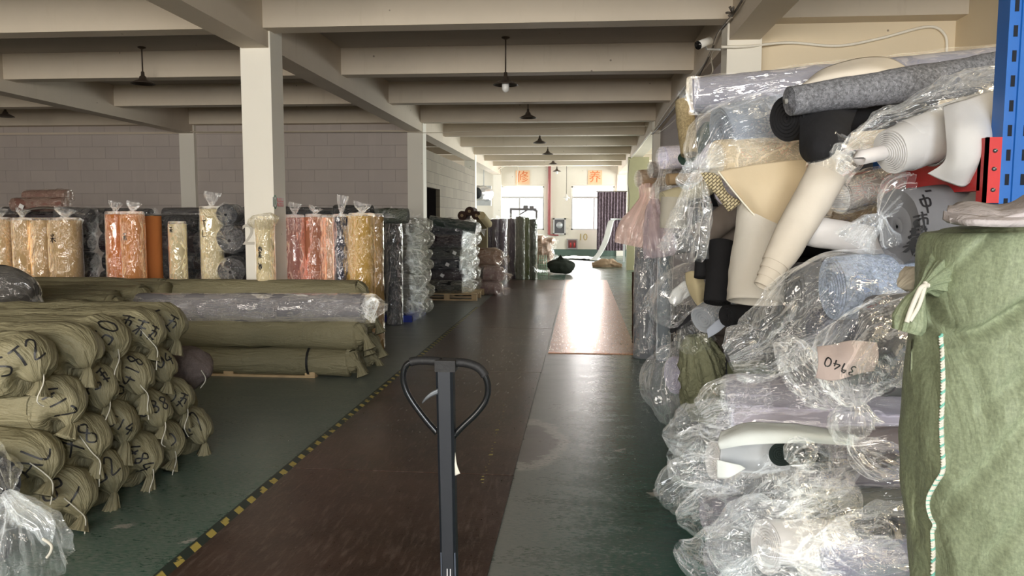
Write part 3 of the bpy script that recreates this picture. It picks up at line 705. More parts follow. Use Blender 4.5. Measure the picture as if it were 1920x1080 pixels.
# ---- pallet with long bales in the middle left
def pallet(label, x0, x1, y0, y1, h=.12, rot=0, group=None):
    t = thing('wooden_pallet', label, 'pallet', ((x0 + x1) / 2, (y0 + y1) / 2, 0), group)
    for k in range(6):
        y = y0 + (y1 - y0 - .1) * k / 5
        MB().box((x0, y, h - .022), (x1, y + .1, h)).build('deck_board', WOOD, t)
    for k in range(3):
        y = y0 + (y1 - y0 - .1) * k / 2
        MB().box((x0, y, 0), (x1, y + .1, .022)).build('bottom_board', WOOD, t)
        for q in range(3):
            x = x0 + (x1 - x0 - .1) * q / 2; MB().box((x, y, .022), (x + .1, y + .1, h - .022)).build('block', WOOD, t)
    return t
pallet('pale wooden pallet under the long khaki bales', -4.3, -2.56, 7.2, 8.3, .10)
GB = 'long khaki bales stacked on the pale pallet'
def PB(x, y, Y): return P(x, y, Y)
long_bale('lowest khaki bale on the pale pallet, with a black strap round its right end', GB, PB(325, 674, 7.3), PB(655, 678, 7.3), .132, 31, strap=1.42)
long_bale('khaki bale right under the shiny grey wrapped roll', GB, PB(262, 624, 7.32), PB(668, 628, 7.32), .130, 32)
long_bale('topmost khaki bale, behind the shiny grey wrapped roll', GB, PB(318, 548, 7.95), PB(672, 552, 7.95), .14, 33)
for q, (px, py, Y, lab) in enumerate(((662, 590, 7.62, 'upper khaki bale end hanging out behind the shiny grey roll'), (668, 640, 7.62, 'middle khaki bale end behind the front bales of the pale pallet'), (664, 684, 7.6, 'lowest khaki bale end behind the strapped bale'),
        (690, 600, 7.95, 'upper rearmost khaki bale end near the tall gold roll'), (694, 645, 7.95, 'middle rearmost khaki bale end below the tall gold roll'), (690, 668, 7.95, 'lowest rearmost khaki bale end beside the floor aisle'))):
    B = PB(px, py, Y); long_bale(lab, GB, B - V(2.0, 0, 0), B, .13, 40 + q)
t = thing('wrapped_roll', 'long grey roll in shiny twisted film lying on the khaki bales', 'fabric roll', PB(470, 600, 7.35))
A = PB(262, 577, 7.35); B = PB(682, 578, 7.35)
roll('grey_cloth', A, B, .142, cloth('lilac_grey_cloth', (.22, .21, .22)), t, 3, wr=.003)
bag('film_wrap', [(A - V(.02, 0, 0), .12, .03, .003), (A, .146, .01, .003), ((A + B) / 2, .147, 0, .003), (B, .146, .01, .003), (B + V(.05, 0, 0), .12, .1, .012), (B + V(.09, -.02, -.03), .05, .2, .01)], film_mat('twisted_film', scale=24, milk=.02, tail=.08, crump=1.0, rough=.08, gloss=2.4, streak=.16, ang=.45), t, 4, 40, 60, 10, 9, cap=(False, False))
# ---- upright rolls wrapped in film
def top_tuft(c, R, t, seed, h=.10, mat=FILM):
    bag('tied_film_top', [(c + V(0, 0, -.02), R * 1.02, .05, .004), (c + V(0, 0, .015), R * .75, .12, .008), (c + V(.0, 0, .035), R * .22, .25, .004), (c + V(.01, 0, .05), R * .2, .2, .003), (c + V(.02, -.01, .05 + h * .6), R * .5, .35, .012), (c + V(.03, -.01, .05 + h), R * .55, .35, .02)], mat, t, seed, 36, 26, 8, 14, cap=(False, False))
def stand_roll(label, x0, x1, ytop, Y, mat, seed, ybot=None, film=True, text=None, tuft=.1, lean=0, group='fabric rolls standing on end behind the bales', filmm=None, lab_col=None, zb=0.0, name='standing_roll', dens=1):
    R = rp((x1 - x0) / 2, Y) * .96; top = P((x0 + x1) / 2, ytop, Y); base = V(top.x + lean, Y, zb)
    if ybot: base = P((x0 + x1) / 2, ybot, Y); 
    base.z = max(zb, 0)
    t = thing(name, label, 'fabric roll', base, group)
    b = roll('cloth', top, base, R, mat, t, seed, wr=.004, n=16 if dens else 6, seg=28 if dens else 16)
    core(top, base, R * .22, t, out=.01)
    if film:
        f = bag('film_wrap', [(top + V(0, 0, .012), R * .6, .05, .004), (top + V(0, 0, .004), R * 1.02, .01, .003), (top.lerp(base, .25), R * 1.06, .012, .005), (top.lerp(base, .6), R * 1.05, .012, .006), (base + V(0, 0, .02), R * 1.03, .01, .003)], filmm or FILMR, t, seed, 36, 44, 7, 10, cap=(False, False))
        if tuft: top_tuft(top, R, t, seed + 1, tuft)
    if text:
        bv = world_bvh(b); s = R * .6
        write(bv, V(top.x - R * .35, Y - R, top.z - text[1]), (1, 0, 0), (0, 0, 1), (0, -1, 0), text[0], s, .009, t, vertical=True, off=.012, seed=seed)
    return t
BEI = cloth('beige_cloth', (.50, .345,.175)); CRM = cloth('cream_cloth', (.56, .475, .28)); ORA = cloth('orange_cloth', (.50, .175, .05)); TER = cloth('terracotta_cloth', (.40, .155, .085))
PNK = cloth('dusty_pink_cloth', (.40, .165, .135)); GLD = cloth('gold_cloth', (.48, .30, .07)); NVY = cloth('navy_cloth', (.03, .033, .055)); DGR = cloth('dark_grey_cloth', (.085, .085, .085)); BRN = cloth('brown_gold_cloth', (.30, .19, .075))
stand_roll('tan standing roll cut off by the left edge of the photo', -22, 20, 412, 9.4, BEI, 1, text=('#', .32))
stand_roll('left of the three beige standing rolls with crumpled film', 22, 58, 413, 9.4, BEI, 2)
stand_roll('middle beige standing roll, narrowest of the beige trio', 57, 93, 413, 9.45, BEI, 3, tuft=0)
stand_roll('widest beige standing roll, marked in pen, right of the beige trio', 91, 151, 413, 9.35, BEI, 4, text=('米', .28))
stand_roll('slim orange standing roll with a white film twist, left of the orange trio', 197, 234, 402, 8.95, ORA, 5)
stand_roll('wide light orange standing roll with black pen mark', 226, 270, 402, 8.8, cloth('light_orange_cloth', (.55, .235, .08)), 6, text=('#', .3))
stand_roll('deep orange standing roll without glints, right of the orange trio', 267, 302, 405, 9.2, ORA, 7, film=False)
stand_roll('short slim cream standing roll between the orange rolls and the tall cream roll', 315, 349, 420, 9.1, CRM, 8, tuft=0, text=('#', .1))
stand_roll('tall cream standing roll reaching above its neighbours', 374, 417, 392, 9.3, CRM, 9, tuft=.16, text=('T L', .22))
stand_roll('cream standing roll with crumpled film top, in front of the white column', 478, 514, 412, 8.0, CRM, 10, tuft=0, text=('市#,市', .34))
bag('bunched_film', [(P(497, 425, 7.95), .11, .05, .01), (P(494, 412, 7.93), .15, .08, .02), (P(492, 402, 7.93), .09, .12, .02)], film_mat('yellowish_film', tint=(.72, .66, .48), milk=.3, scale=15, crump=1.0, tail=.2, gloss=1.3), None, 77, 48, 24, 8, 12, cap=(False, True))
tag(bpy.data.objects['bunched_film'], 'crumpled clear film bunched over the cream roll at the column', 'plastic film')
stand_roll('narrow navy standing roll just right of the white column', 512, 533, 415, 8.9, NVY, 12, tuft=.06)
stand_roll('pink and red striped standing roll under loose film', 531, 571, 408, 8.8, PNK, 13, tuft=.12)
stand_roll('terracotta standing roll between the pink roll and the navy striped one', 571, 608, 407, 8.9, TER, 14, tuft=.07)
stand_roll('pale peach standing roll partly behind the shiny navy roll', 606, 640, 408, 9.0, cloth('peach_cloth', (.48, .30, .18)), 15, tuft=0)
stand_roll('shiny navy standing roll with the largest film tuft', 624, 653, 407, 8.8, NVY, 16, tuft=.2)
stand_roll('broad gold standing roll with glossy film', 652, 702, 405, 8.8, GLD, 17, tuft=.1)
stand_roll('brown gold standing roll reaching down beside the bale ends', 690, 719, 406, 8.95, BRN, 18, tuft=0)
stand_roll('dark grey standing roll with its foot on the green floor', 722, 754, 405, 11.0, DGR, 19, tuft=.06)
# ---- dark wrapped rolls heaped along the block wall
DK = [cloth('black_cloth', (.014, .014, .016)), cloth('charcoal_cloth', (.035, .036, .042)), cloth('dark_plum_cloth', (.035, .022, .028))]
def wrapped_roll(label, group, A, B, R, mat, seed, film=FILMD, gather=True, dens=0, name='wrapped_roll', tagp=None, gl=.16, cat='fabric roll'):
    """roll A->B, film gathered and knotted beyond B"""
    A = Vector(A); B = Vector(B); d = (B - A).normalized(); rnd = random.Random(seed)
    t = thing(name, label, cat, (A + B) / 2 - V(0, 0, R), group)
    roll('cloth', B, A, R, mat, t, seed, wr=.005, seg=20, n=8, layers=4)
    sg, n = ((28, 26), (44, 40), (72, 64))[dens]
    if gather == 'puff':
        s1, s2, s3 = rnd.uniform(.75, 1.15), rnd.uniform(.5, 1.0), rnd.uniform(-.05, .05)
        ct = [(A, R * 1.04, 0, .006), ((A + B) / 2, R * 1.06, 0, .014), (B - d * .04, R * 1.05, .03, .02), (B + d * .02, R * .82, .12, .02), (B + d * gl * .45 + V(0, s3, s3), R * s1, .14, .035), (B + d * gl * .85 + V(0, s3, -.03), R * s2, .2, .035), (B + d * gl * 1.05 + V(0, s3, -.05), R * .2, .3, .015)]
    elif gather:
        k = B + d * gl * .55 + V(0, 0, -rnd.uniform(0, .04)); tip = k + d * gl * .5 + V(rnd.uniform(-.03, .03), rnd.uniform(-.04, .0), -rnd.uniform(.0, .07))
        ct = [(A, R * 1.04, 0, .006), ((A + B) / 2, R * 1.06, 0, .012), (B - d * .03, R * 1.08, .03, .018), (B + d * gl * .25, R * .75, .12, .025), (k, R * .16, .2, .004), (k + d * .02, R * .2, .25, .006), (tip, R * .62, .35, .022)]
    else: ct = [(A, R * 1.04, 0, .006), ((A + B) / 2, R * 1.07, 0, .014), (B, R * 1.06, .03, .018), (B + d * .04, R * .8, .1, .02)]
    bag('film_wrap', ct, film, t, seed, sg, n, 8, 9, cap=(False, False))
    if tagp is not None:
        p = tagp; MB().box((p.x - .035, p.y - .004, p.z - .03), (p.x + .035, p.y, p.z + .03), Matrix.Rotation(.5, 3, 'Y'), p).build('paper_tag', TAGW, t)
    return t
rnd = random.Random(5); q = 0
for i in range(6):
    for s, (x0, x1) in enumerate(((-8.2, -6.75), (-6.7, -5.15), (-5.1, -3.45))):
        z = .14 + .262 * i; y = 10.35 + .06 * (i % 2) + rnd.uniform(-.02, .02)
        wrapped_roll('dark wrapped roll in the %s layer up of the %s heap at the block wall' % (ORD[i], ('left', 'middle', 'right')[s]), 'dark wrapped rolls heaped along the block wall', (x0, y, z), (x1 - .15, y + rnd.uniform(-.03, .03), z + rnd.uniform(-.02, .03)), .138, DK[(i + s) % 3], 200 + q, tagp=V((x0 + x1) / 2 + .55 * ((q * 7) % 3 - 1), y - .152, z) if q % 4 == 1 else None); q += 1
for k, (a, b, Y, r) in enumerate((((-8.6, 1.60), (-6.3, 1.58), 10.9, .10), ((-6.2, 1.58), (-4.3, 1.60), 11.1, .11), ((-4.9, 1.63), (-3.3, 1.58), 11.0, .10))):
    wrapped_roll('loose dark roll lying across the heap top, %s' % ('over the beige rolls', 'over the orange rolls', 'next to the white column')[k], 'dark rolls across the heap top', (a[0], Y, a[1]), (b[0], Y, b[1]), r, cloth('slate_cloth', (.06, .055, .055)), 240 + k)
# pinkish brown rolls lying on top at far left
PB1 = cloth('pinkish_brown_cloth', (.20, .10, .08), wrinkle=.5)
wrapped_roll('upper pinkish brown wrapped roll lying on the heap by the block wall', 'pinkish brown rolls on the heap', P(48, 368, 10.6), P(128, 367, 10.6), .085, PB1, 251, gather=False, dens=1, film=FILMB)
wrapped_roll('lower pinkish brown wrapped roll with paper labels, on the heap by the wall', 'pinkish brown rolls on the heap', P(26, 384, 10.45), P(122, 383, 10.45), .095, PB1, 252, gather=False, dens=1, film=FILMB, tagp=P(40, 387, 10.32))
t = thing('folded_cloth', 'grey cloth draped on the heap under the pinkish brown rolls', 'cloth', P(90, 396, 10.4)); t.location.z -= .02
patch('cloth', [[P(28, 402, 10.2), P(70, 391, 10.2), P(115, 393, 10.2), P(160, 402, 10.2)], [P(28, 398, 10.7), P(70, 386, 10.7), P(115, 388, 10.7), P(160, 396, 10.7)]], cloth('warm_grey_cloth', (.16, .14, .12)), t, .02, seed=4)
wrapped_roll('dark roll in glinting film pointing right, above the gap left of the orange rolls', 'dark rolls across the heap top', P(110, 400, 10.35), P(172, 404, 10.3), .10, cloth('slate_cloth', (.06, .055, .055)), 254, dens=1, tagp=P(152, 414, 9.7))
# crumpled film bags right of the tall cream roll
wrapped_roll('grey crumpled film bag between the tall cream roll and the column, upper', 'film bags beside the white column', P(440, 400, 9.9), P(425, 402, 9.2), .12, DK[1], 255, dens=1, film=FILM)
wrapped_roll('grey crumpled film bag between the tall cream roll and the column, middle', 'film bags beside the white column', P(450, 445, 9.9), P(432, 448, 9.2), .16, cloth('slate_cloth', (.06, .055, .055)), 256, dens=1, film=FILM)
wrapped_roll('grey crumpled film bag between the tall cream roll and the column, lowest', 'film bags beside the white column', P(450, 505, 9.9), P(434, 508, 9.2), .16, cloth('slate_cloth', (.06, .055, .055)), 257, dens=1, film=FILM)
# film-wrapped loose bundles above the gold and navy rolls
for k, (x, y, r) in enumerate(((560, 408, .1), (668, 402, .12), (735, 405, .1), (600, 404, .07))):
    wrapped_roll(('dark bundle lying behind the tops of the pink and terracotta rolls', 'dark bundle behind the tops of the navy and gold rolls', 'olive bundle behind the dark grey standing roll', 'slim dark bundle right behind the terracotta roll')[k], 'bundles behind the standing rolls', P(x - 40, y, 9.9 + k * .2), P(x + 30, y, 9.9 + k * .2), r, (DK[1], DK[0], cloth('dark_olive_cloth', (.05, .06, .04)), DK[1])[k], 260 + k, dens=0)
for k in range(5):
    wrapped_roll('dark rolled cloth in row %s of the hidden heap behind the gold roll' % ORD[k], 'dark heap behind the gold roll', (-5.0, 9.75, .14 + .27 * k), (-3.0, 9.75, .14 + .27 * k), .135, DK[k % 3], 270 + k, gather=False)
FILMO = film_mat('dusty_film', tint=(.62, .62, .52), milk=.22, scale=13, crump=1.0, tail=.2, gloss=1.3)
# ---- stack with crumpled clear ends beside the dark grey standing roll
cols = [cloth('greige_cloth', (.17, .155, .125)), cloth('slate_cloth', (.06, .055, .055)), cloth('olive_grey_cloth', (.15, .15, .11)), DK[1]]
q = 0
for i in range(7):
    for j in range(3):
        y = 11.45 + .27 * j + (.12 if i % 2 else 0); z = .20 + .205 * i
        wrapped_roll('crumpled clear roll end beside the dark standing roll, %s layer, %s in depth' % (ORD[i], ORD[j]), 'rolls with crumpled clear ends', (-3.9, y, z), (-2.62 + .05 * rnd.random(), y + rnd.uniform(-.03, .03), z + rnd.uniform(-.02, .02)), .112, cols[(q * 5 + i) % 4], 300 + q, film=FILMO if q % 3 else FILM, dens=1, gl=.24, gather='puff'); q += 1
t = tag(MB().box((-3.6, 11.3, 0), (-2.5, 12.3, .09)).box((-3.6, 11.28, .0), (-2.5, 11.34, .1)).build('blue_pallet', plain('blue_plastic', (.02, .04, .30), .4)), 'blue plastic pallet under the rolls with crumpled clear ends', 'pallet')
# ---- dark stack on a pallet
pallet('orange-brown wooden pallet under the dark wrapped stack', -3.1, -1.95, 14.4, 15.6, .13)
q = 0
for i in range(6):
    for j in range(4):
        y = 14.55 + .28 * j + (.10 if i % 2 else 0); z = .25 + .215 * i
        wrapped_roll('dark roll on the wooden pallet, %s layer up, %s from the near side' % (ORD[i], ORD[j]), 'dark rolls stacked on the wooden pallet', (-3.9, y, z), (-2.32 + .08 * rnd.random(), y + rnd.uniform(-.03, .03), z + rnd.uniform(-.02, .03)), .115, DK[(q + i) % 3], 340 + q, film=FILMO if q % 3 == 0 else FILM, dens=1, gl=.24, gather='puff', tagp=V(-2.75 + .12 * i % .4, y - .13, z) if j == 0 and i in (1, 2, 3) else None); q += 1
wrapped_roll('long dark green roll on top of the dark stack, tilted down to the right', 'rolls on top of the dark stack', P(806, 414, 14.6), P(892, 428, 14.6), .10, cloth('dark_green_cloth', (.04, .055, .045)), 365, dens=1)
for k, (x, y) in enumerate(((866, 404), (880, 396), (893, 404))):
    t = thing('brown_roll', ('left brown roll end on top of the dark stack', 'topmost brown roll end on the dark stack', 'right brown roll end on top of the dark stack')[k], 'fabric roll', P(x, y, 15.0), 'brown roll ends on the dark stack')
    roll('cloth', P(x, y, 15.0), P(x, y, 15.0) + V(-.1, 1.3, 0), .085, cloth('dark_brown_cloth', (.055, .03, .022)), t, k); core(P(x, y, 15.0), P(x, y, 16.0), .03, t)
t = thing('cream_roll', 'pale yellow roll end leaning beside the brown roll ends', 'fabric roll', P(905, 408, 15.2))
roll('cloth', P(903, 404, 15.0), P(916, 420, 15.8), .075, CRM, t, 4)
for k, (x, r) in enumerate(((838, .09), (873, .08))):
    wrapped_roll(('light film bundle on the left top of the dark stack', 'pinkish film bundle under the brown roll ends')[k], 'rolls on top of the dark stack', P(x - 22, 418, 15.2), P(x + 8, 417, 15.2), r, cloth('mauve_cloth', (.2, .13, .13)), 370 + k, dens=1, film=FILMM)
# tall olive board and brown bags behind
t = tag(MB().box((P(893, 400, 16.4).x, 16.4, 0), (P(913, 400, 16.4).x, 16.55, P(900, 412, 16.4).z)).build('olive_fabric_block', cloth('olive_beige_cloth', (.26, .22, .13))), 'tall olive beige upright block behind the dark stack', 'fabric block')
for k, (x, y, r, m_) in enumerate(((925, 482, .17, cloth('rust_brown_cloth', (.22, .12, .07))), (900, 512, .12, DK[1]), (930, 514, .15, cloth('mauve_cloth', (.2, .13, .13))), (925, 541, .13, cloth('mauve_cloth', (.2, .13, .13))))):
    Bp = P(x + 8, y, 15.7 - .05 * k); wrapped_roll(('upper rust brown bag', 'dark round roll', 'middle mauve brown bag', 'lowest mauve brown bag')[k] + ' in the low pile behind the dark stack', 'brownish bags behind the dark stack', Bp - V(.7, -.3, 0), Bp, r, m_, 380 + k, dens=1, film=FILMB, gl=.2)
# upright rolls in the far row
far = [(911, 924, 412, 'dark plum standing roll, leftmost of the far row', cloth('plum_cloth', (.09, .065, .08))), (922, 938, 411, 'second dark plum standing roll of the far row', cloth('plum_cloth', (.09, .065, .08))), (936, 951, 410, 'third plum grey standing roll of the far row', cloth('plum_grey_cloth', (.13, .10, .12))),
       (951, 968, 410, 'grey standing roll with glinting edge in the middle of the far row', cloth('plum_grey_cloth', (.13, .10, .12))), (967, 985, 406, 'tallest olive grey standing roll of the far row', cloth('olive_grey_cloth', (.15, .15, .11))), (984, 994, 408, 'slim olive green standing roll of the far row', cloth('olive_green_cloth', (.14, .17, .07))), (993, 1008, 411, 'rightmost dark olive standing roll of the far row', cloth('dark_olive_cloth', (.05, .06, .04)))]
for k, (a, b, yt, lb, m_) in enumerate(far):
    stand_roll(lb, a, b, yt, 20.2 - .12 * k if k > 2 else 20.4, m_, 400 + k, tuft=.06 if k % 2 else 0, group='standing rolls of the far row', dens=0, filmm=FILMD)
# ================================================================ RIGHT SIDE: rack and the heap of rolls
BLUE = plain('blue_rack_paint', (.012, .115, .42), .35, spec=.5, var=.08); REDP = plain('red_rack_paint', (.50, .02, .02), .4)
HOLE = plain('hole_dark', (.005, .008, .015), .9)
t = thing('rack_upright', 'blue perforated rack upright at the right edge of the photo', 'rack upright', (1.47, 2.55, 0))
ux = P(1889, 100, 2.55).x
mb = MB(); yb = 2.55
# open C profile: front web, two side flanges with returns
prof = [(0, 0), (.085, 0), (.085, .07), (.073, .07), (.073, .008), (.055, .008), (.05, -.006), (.035, -.006), (.03, .008), (.012, .008), (.012, .07), (0, .07)]
z0, z1 = 0, 3.35; k = len(prof)
mb.add([(ux + x, yb + y, z) for z in (z0, z1) for x, y in prof], [(i, (i + 1) % k, k + (i + 1) % k, k + i) for i in range(k)] + [tuple(range(k, 2 * k))])
nf0 = len(mb.f)
for i in range(44):
    z = .1 + i * .075
    for x in (.020, .066):
        w, h = .006, .017
        mb.box((ux + x - w, yb - .0015, z - h), (ux + x + w, yb + .004, z + h))
o = mb.build('post', BLUE, t); o.data.materials.append(HOLE)
for f in list(o.data.polygons)[nf0:]: f.material_index = 1
mb = MB(); mb.box((ux, yb + 1.0, 0), (ux + .085, yb + 1.07, 1.9)); mb.build('rear_post', BLUE, t)
mb = MB()
for i in range(2): mb.tube([V(ux + .04, yb + .05, .3 + .75 * i), V(ux + .04, yb + 1.0, .75 + .75 * i)], .014, 6)
mb.build('bracing', BLUE, t)
t = thing('rack_upright', 'far blue rack upright hidden behind the heap of rolls', 'rack upright', (ux, 5.4, 0))
mb = MB(); mb.add([(ux + x, 5.4 + y, z) for z in (z0, 1.7) for x, y in prof], [(i, (i + 1) % k, k + (i + 1) % k, k + i) for i in range(k)] + [tuple(range(k, 2 * k))]); mb.build('post', BLUE, t)
t = thing('rack_beam', 'red rack beam with end connector hooked on the blue upright', 'rack beam', (ux - .02, 4.0, 1.6))
zb_ = P(1868, 320, 2.55).z
MB().box((ux - .045, yb + .0, P(1865, 380, 2.5).z), (ux - .0, yb + .012, P(1865, 254, 2.5).z)).box((ux - .045, yb, P(1865, 380, 2.5).z), (ux - .037, yb + .05, P(1865, 254, 2.5).z)).build('connector', REDP, t)
MB().box((ux - .045, yb + .03, zb_ - .06), (ux + .01, 5.4, zb_ + .06)).build('beam', REDP, t)
mb = MB()
for z in (P(1860, 280, 2.5).z, P(1860, 315, 2.5).z, P(1860, 355, 2.5).z): mb.lathe([(0, yb - .006), (.006, yb - .006), (.007, yb)], (ux - .02, 0, z), 10, 'Y')
mb.build('bolts', plain('bolt_steel', (.15, .15, .16), .35, .8), t, True)
# cloth colours of the heap
LIL = cloth('lilac_grey_roll', (.24, .235, .27)); FELT = cloth('grey_felt', (.20, .205, .225), speck=.75, fine=120, wrinkle=.08); BLK_C = cloth('black_velvet', (.016, .016, .018), wrinkle=.4)
PGR = cloth('pale_grey_cloth', (.56, .55, .54), wrinkle=.12); BGE = cloth('warm_beige_cloth', (.60, .49, .33), wrinkle=.15); IVO = cloth('ivory_cloth', (.66, .60, .51), wrinkle=.1)
IVO2 = cloth('ivory_grey_cloth', (.58, .545, .48), wrinkle=.15); TAU = cloth('taupe_cloth', (.24, .205, .18)); WHI = cloth('white_roll_cloth', (.72, .70, .69)); GRY = cloth('mid_grey_cloth', (.17, .17, .18))
BLS = cloth('pale_blue_speckled', (.42, .50, .66), speck=.6, fine=120, wrinkle=.5, wscale=12); NVF = cloth('navy_felt', (.10, .105, .15), speck=.6); SLB = cloth('blue_grey_cloth', (.25, .28, .33)); OLV = cloth('olive_green_crinkle', (.24, .25, .16), wrinkle=.9, wscale=30)
LVD = cloth('pale_lilac_cloth', (.52, .49, .58)); LGW = cloth('greenish_white_cloth', (.70, .74, .72), wrinkle=.2); PKP = cloth('pinkish_packet', (.66, .56, .54), wrinkle=.35)
PINK = cloth('pale_pink_cloth', (.72, .50, .45))
def rr(name, label, a, b, rpx, mat, seed, tele=0, mid=None, rp2=None, corec=None, grp=None, wr=.003, film=None, layers=7, hole=.2, cat='fabric roll', fl=.004):
    """roll from pixel point a=(x,y,Y) to b; radius in pixels at a"""
    A = P(*a); B = P(*b); R = rp(rpx, a[2]); R2 = rp(rp2, b[2]) if rp2 else R
    t = thing(name, label, cat, (A + B) / 2 - V(0, 0, R), grp)
    c = roll('cloth', A, B, R, mat, t, seed, wr, 36, 30, tele, layers, hole, [P(*m_) for m_ in mid] if mid else None, R2)
    if corec: core(A, B, R * hole * .95, t, None if corec is True else corec)
    if film:
        d = (B - A).normalized()
        bag('film_wrap', [(A - d * .01, R * .9, .02, .004), (A + d * .02, R + fl, .01, .006), ((A + B) / 2, (R + R2) / 2 + fl * 1.6, .0, .010), (B, R2 + fl, 0, .006)], film, t, seed, 56, 50, 7, 8, cap=(False, False))
    t['_w'] = 0; del t['_w']
    return t, c
def fb(parent, name, ctrl, mat=None, seed=1, seg=72, n=56, pleats=9, cell=10, **k):
    """film bag with control points ((x, y, Y), r_px, pleat, crumple_m)"""
    return bag(name, [(P(*c[0]), rp(c[1], c[0][2]), c[2], c[3]) for c in ctrl], mat or FILM, parent, seed, seg, n, pleats, cell, cap=(False, False), **k)
# ---- upper shelf
t, c = rr('wrapped_roll', 'topmost long grey roll in glossy film, knotted at its left end', (1300, 180, 3.75), (1930, 118, 3.5), 31, LIL, 1, layers=6)
FILML = film_mat('long_glossy_film', scale=14, milk=.02, tail=.08, crump=.8, streak=.14, rough=.07, gloss=2.2)
fb(t, 'film_wrap', [((1285, 184, 3.74), 4, .2, .003), ((1294, 182, 3.75), 10, .2, .006), ((1304, 180, 3.75), 31, .02, .006), ((1330, 178, 3.74), 33, .01, .006), ((1600, 150, 3.62), 34.5, .01, .007), ((1930, 118, 3.5), 38, 0, .005)], FILML, 2, 72, 90, 8)
fb(t, 'film_knot', [((1279, 174, 3.72), 9, .3, .006), ((1285, 180, 3.74), 4, .2, .003), ((1292, 183, 3.75), 9, .2, .005)], FILMM, 3, 30, 18, 6, 16)
t = thing('cream_cloth', 'cream cloth flap bulging out between the top grey roll and the felt roll', 'cloth', P(1590, 150, 3.4))
patch('cloth', [[P(1505, 158, 3.44), P(1545, 128, 3.46), P(1600, 112, 3.48), P(1660, 108, 3.48), P(1698, 126, 3.46)], [P(1505, 160, 3.40), P(1545, 142, 3.36), P(1600, 132, 3.34), P(1650, 128, 3.34), P(1700, 135, 3.36)], [P(1510, 168, 3.40), P(1550, 160, 3.36), P(1600, 152, 3.34), P(1660, 146, 3.34), P(1700, 142, 3.36)]], IVO, t, .004, 30, 14, .004)
t, c = rr('felt_roll', 'bare speckled grey felt roll with open spiral end, below the topmost roll', (1480, 189, 3.1), (1935, 128, 3.3), 25, FELT, 5, rp2=37, corec=plain('grey_core', (.28, .27, .25), .8), layers=8, tele=.01)
t, c = rr('black_roll', 'black velvet roll end just under the felt roll', (1474, 222, 3.2), (1720, 190, 3.6), 40, BLK_C, 6, rp2=40, layers=5)
t = thing('black_cloth', 'black cloth tongue hanging down from under the felt roll', 'cloth', P(1555, 260, 3.05))
patch('cloth', [[P(1496, 205, 3.2), P(1530, 200, 3.15), P(1570, 198, 3.15), P(1612, 196, 3.2)], [P(1500, 240, 3.10), P(1532, 245, 3.02), P(1572, 240, 3.02), P(1600, 230, 3.10)], [P(1503, 275, 3.08), P(1530, 290, 2.98), P(1560, 285, 2.98), P(1590, 262, 3.08)], [P(1507, 290, 3.10), P(1522, 305, 3.04), P(1545, 300, 3.04), P(1575, 282, 3.12)]], BLK_C, t, .006, 26, 20, .012)
# pale blue-grey roll in a knotted film bag
t, c = rr('bagged_roll', 'blue-grey roll in a crumpled film bag with a big white knot', (1352, 252, 3.6), (1520, 215, 3.7), 50, SLB, 8, rp2=50)
fb(t, 'film_bag', [((1520, 215, 3.7), 50, 0, .008), ((1450, 232, 3.6), 58, .01, .014), ((1390, 246, 3.5), 60, .02, .018), ((1340, 262, 3.46), 54, .05, .02), ((1318, 290, 3.42), 34, .12, .012), ((1308, 318, 3.40), 12, .25, .006)], FILM, 9, 90, 70, 10, 9)
fb(t, 'film_knot', [((1322, 292, 3.4), 12, .2, .004), ((1308, 318, 3.38), 15, .2, .012), ((1290, 330, 3.36), 20, .25, .014), ((1275, 322, 3.36), 12, .3, .01)], FILMM, 10, 48, 26, 7, 16)
fb(t, 'film_tail', [((1308, 322, 3.38), 8, .2, .004), ((1304, 350, 3.36), 17, .35, .010), ((1298, 400, 3.36), 26, .35, .016), ((1288, 440, 3.38), 32, .3, .018), ((1278, 478, 3.40), 36, .3, .02)], FILM, 11, 60, 48, 8, 10)
# beige roll in film and its hanging cloth
t, c = rr('beige_roll', 'beige roll lying in film under the blue-grey bagged roll', (1345, 300, 3.5), (1560, 285, 3.7), 34, BGE, 12, rp2=38, film=FILM)
t = thing('beige_cloth', 'beige cloth hanging in a pointed triangle from the beige roll', 'cloth', P(1440, 360, 3.3))
patch('cloth', [[P(1347, 322, 3.3), P(1400, 312, 3.27), P(1460, 303, 3.27), P(1512, 298, 3.32)], [P(1372, 355, 3.28), P(1410, 352, 3.23), P(1460, 348, 3.23), P(1512, 342, 3.28)], [P(1410, 400, 3.27), P(1432, 398, 3.23), P(1465, 398, 3.23), P(1506, 380, 3.28)], [P(1447, 437, 3.27), P(1450, 438, 3.26), P(1458, 432, 3.26), P(1475, 424, 3.28)]], BGE, t, .005, 34, 26, .007, cell=5)
cordline([P(1347, 322, 3.285), P(1372, 354, 3.265), P(1410, 399, 3.255), P(1447, 437, 3.255)], .0035, t, 'selvage', plain('cream_edge', (.78, .74, .62), .8), 30)
# long ivory tube pointing down to the left
t, c = rr('ivory_roll', 'long ivory roll slanting down, its wound layers stepping out at the lower end', (1461, 482, 2.95), (1566, 298, 3.05), 28, IVO, 14, tele=.13, rp2=37, layers=4, hole=.60)
fb(t, 'film_top', [((1548, 330, 3.03), 37, .01, .004), ((1566, 300, 3.04), 40, .03, .010), ((1585, 292, 3.02), 36, .1, .014), ((1600, 290, 2.98), 18, .2, .008)], FILM, 15, 60, 30, 9, 12)
t, c = rr('ivory_roll', 'wide ivory grey roll standing upright behind the slanting ivory roll', (1415, 566, 3.25), (1428, 380, 3.35), 49, IVO2, 16, rp2=40, layers=3, hole=.9)
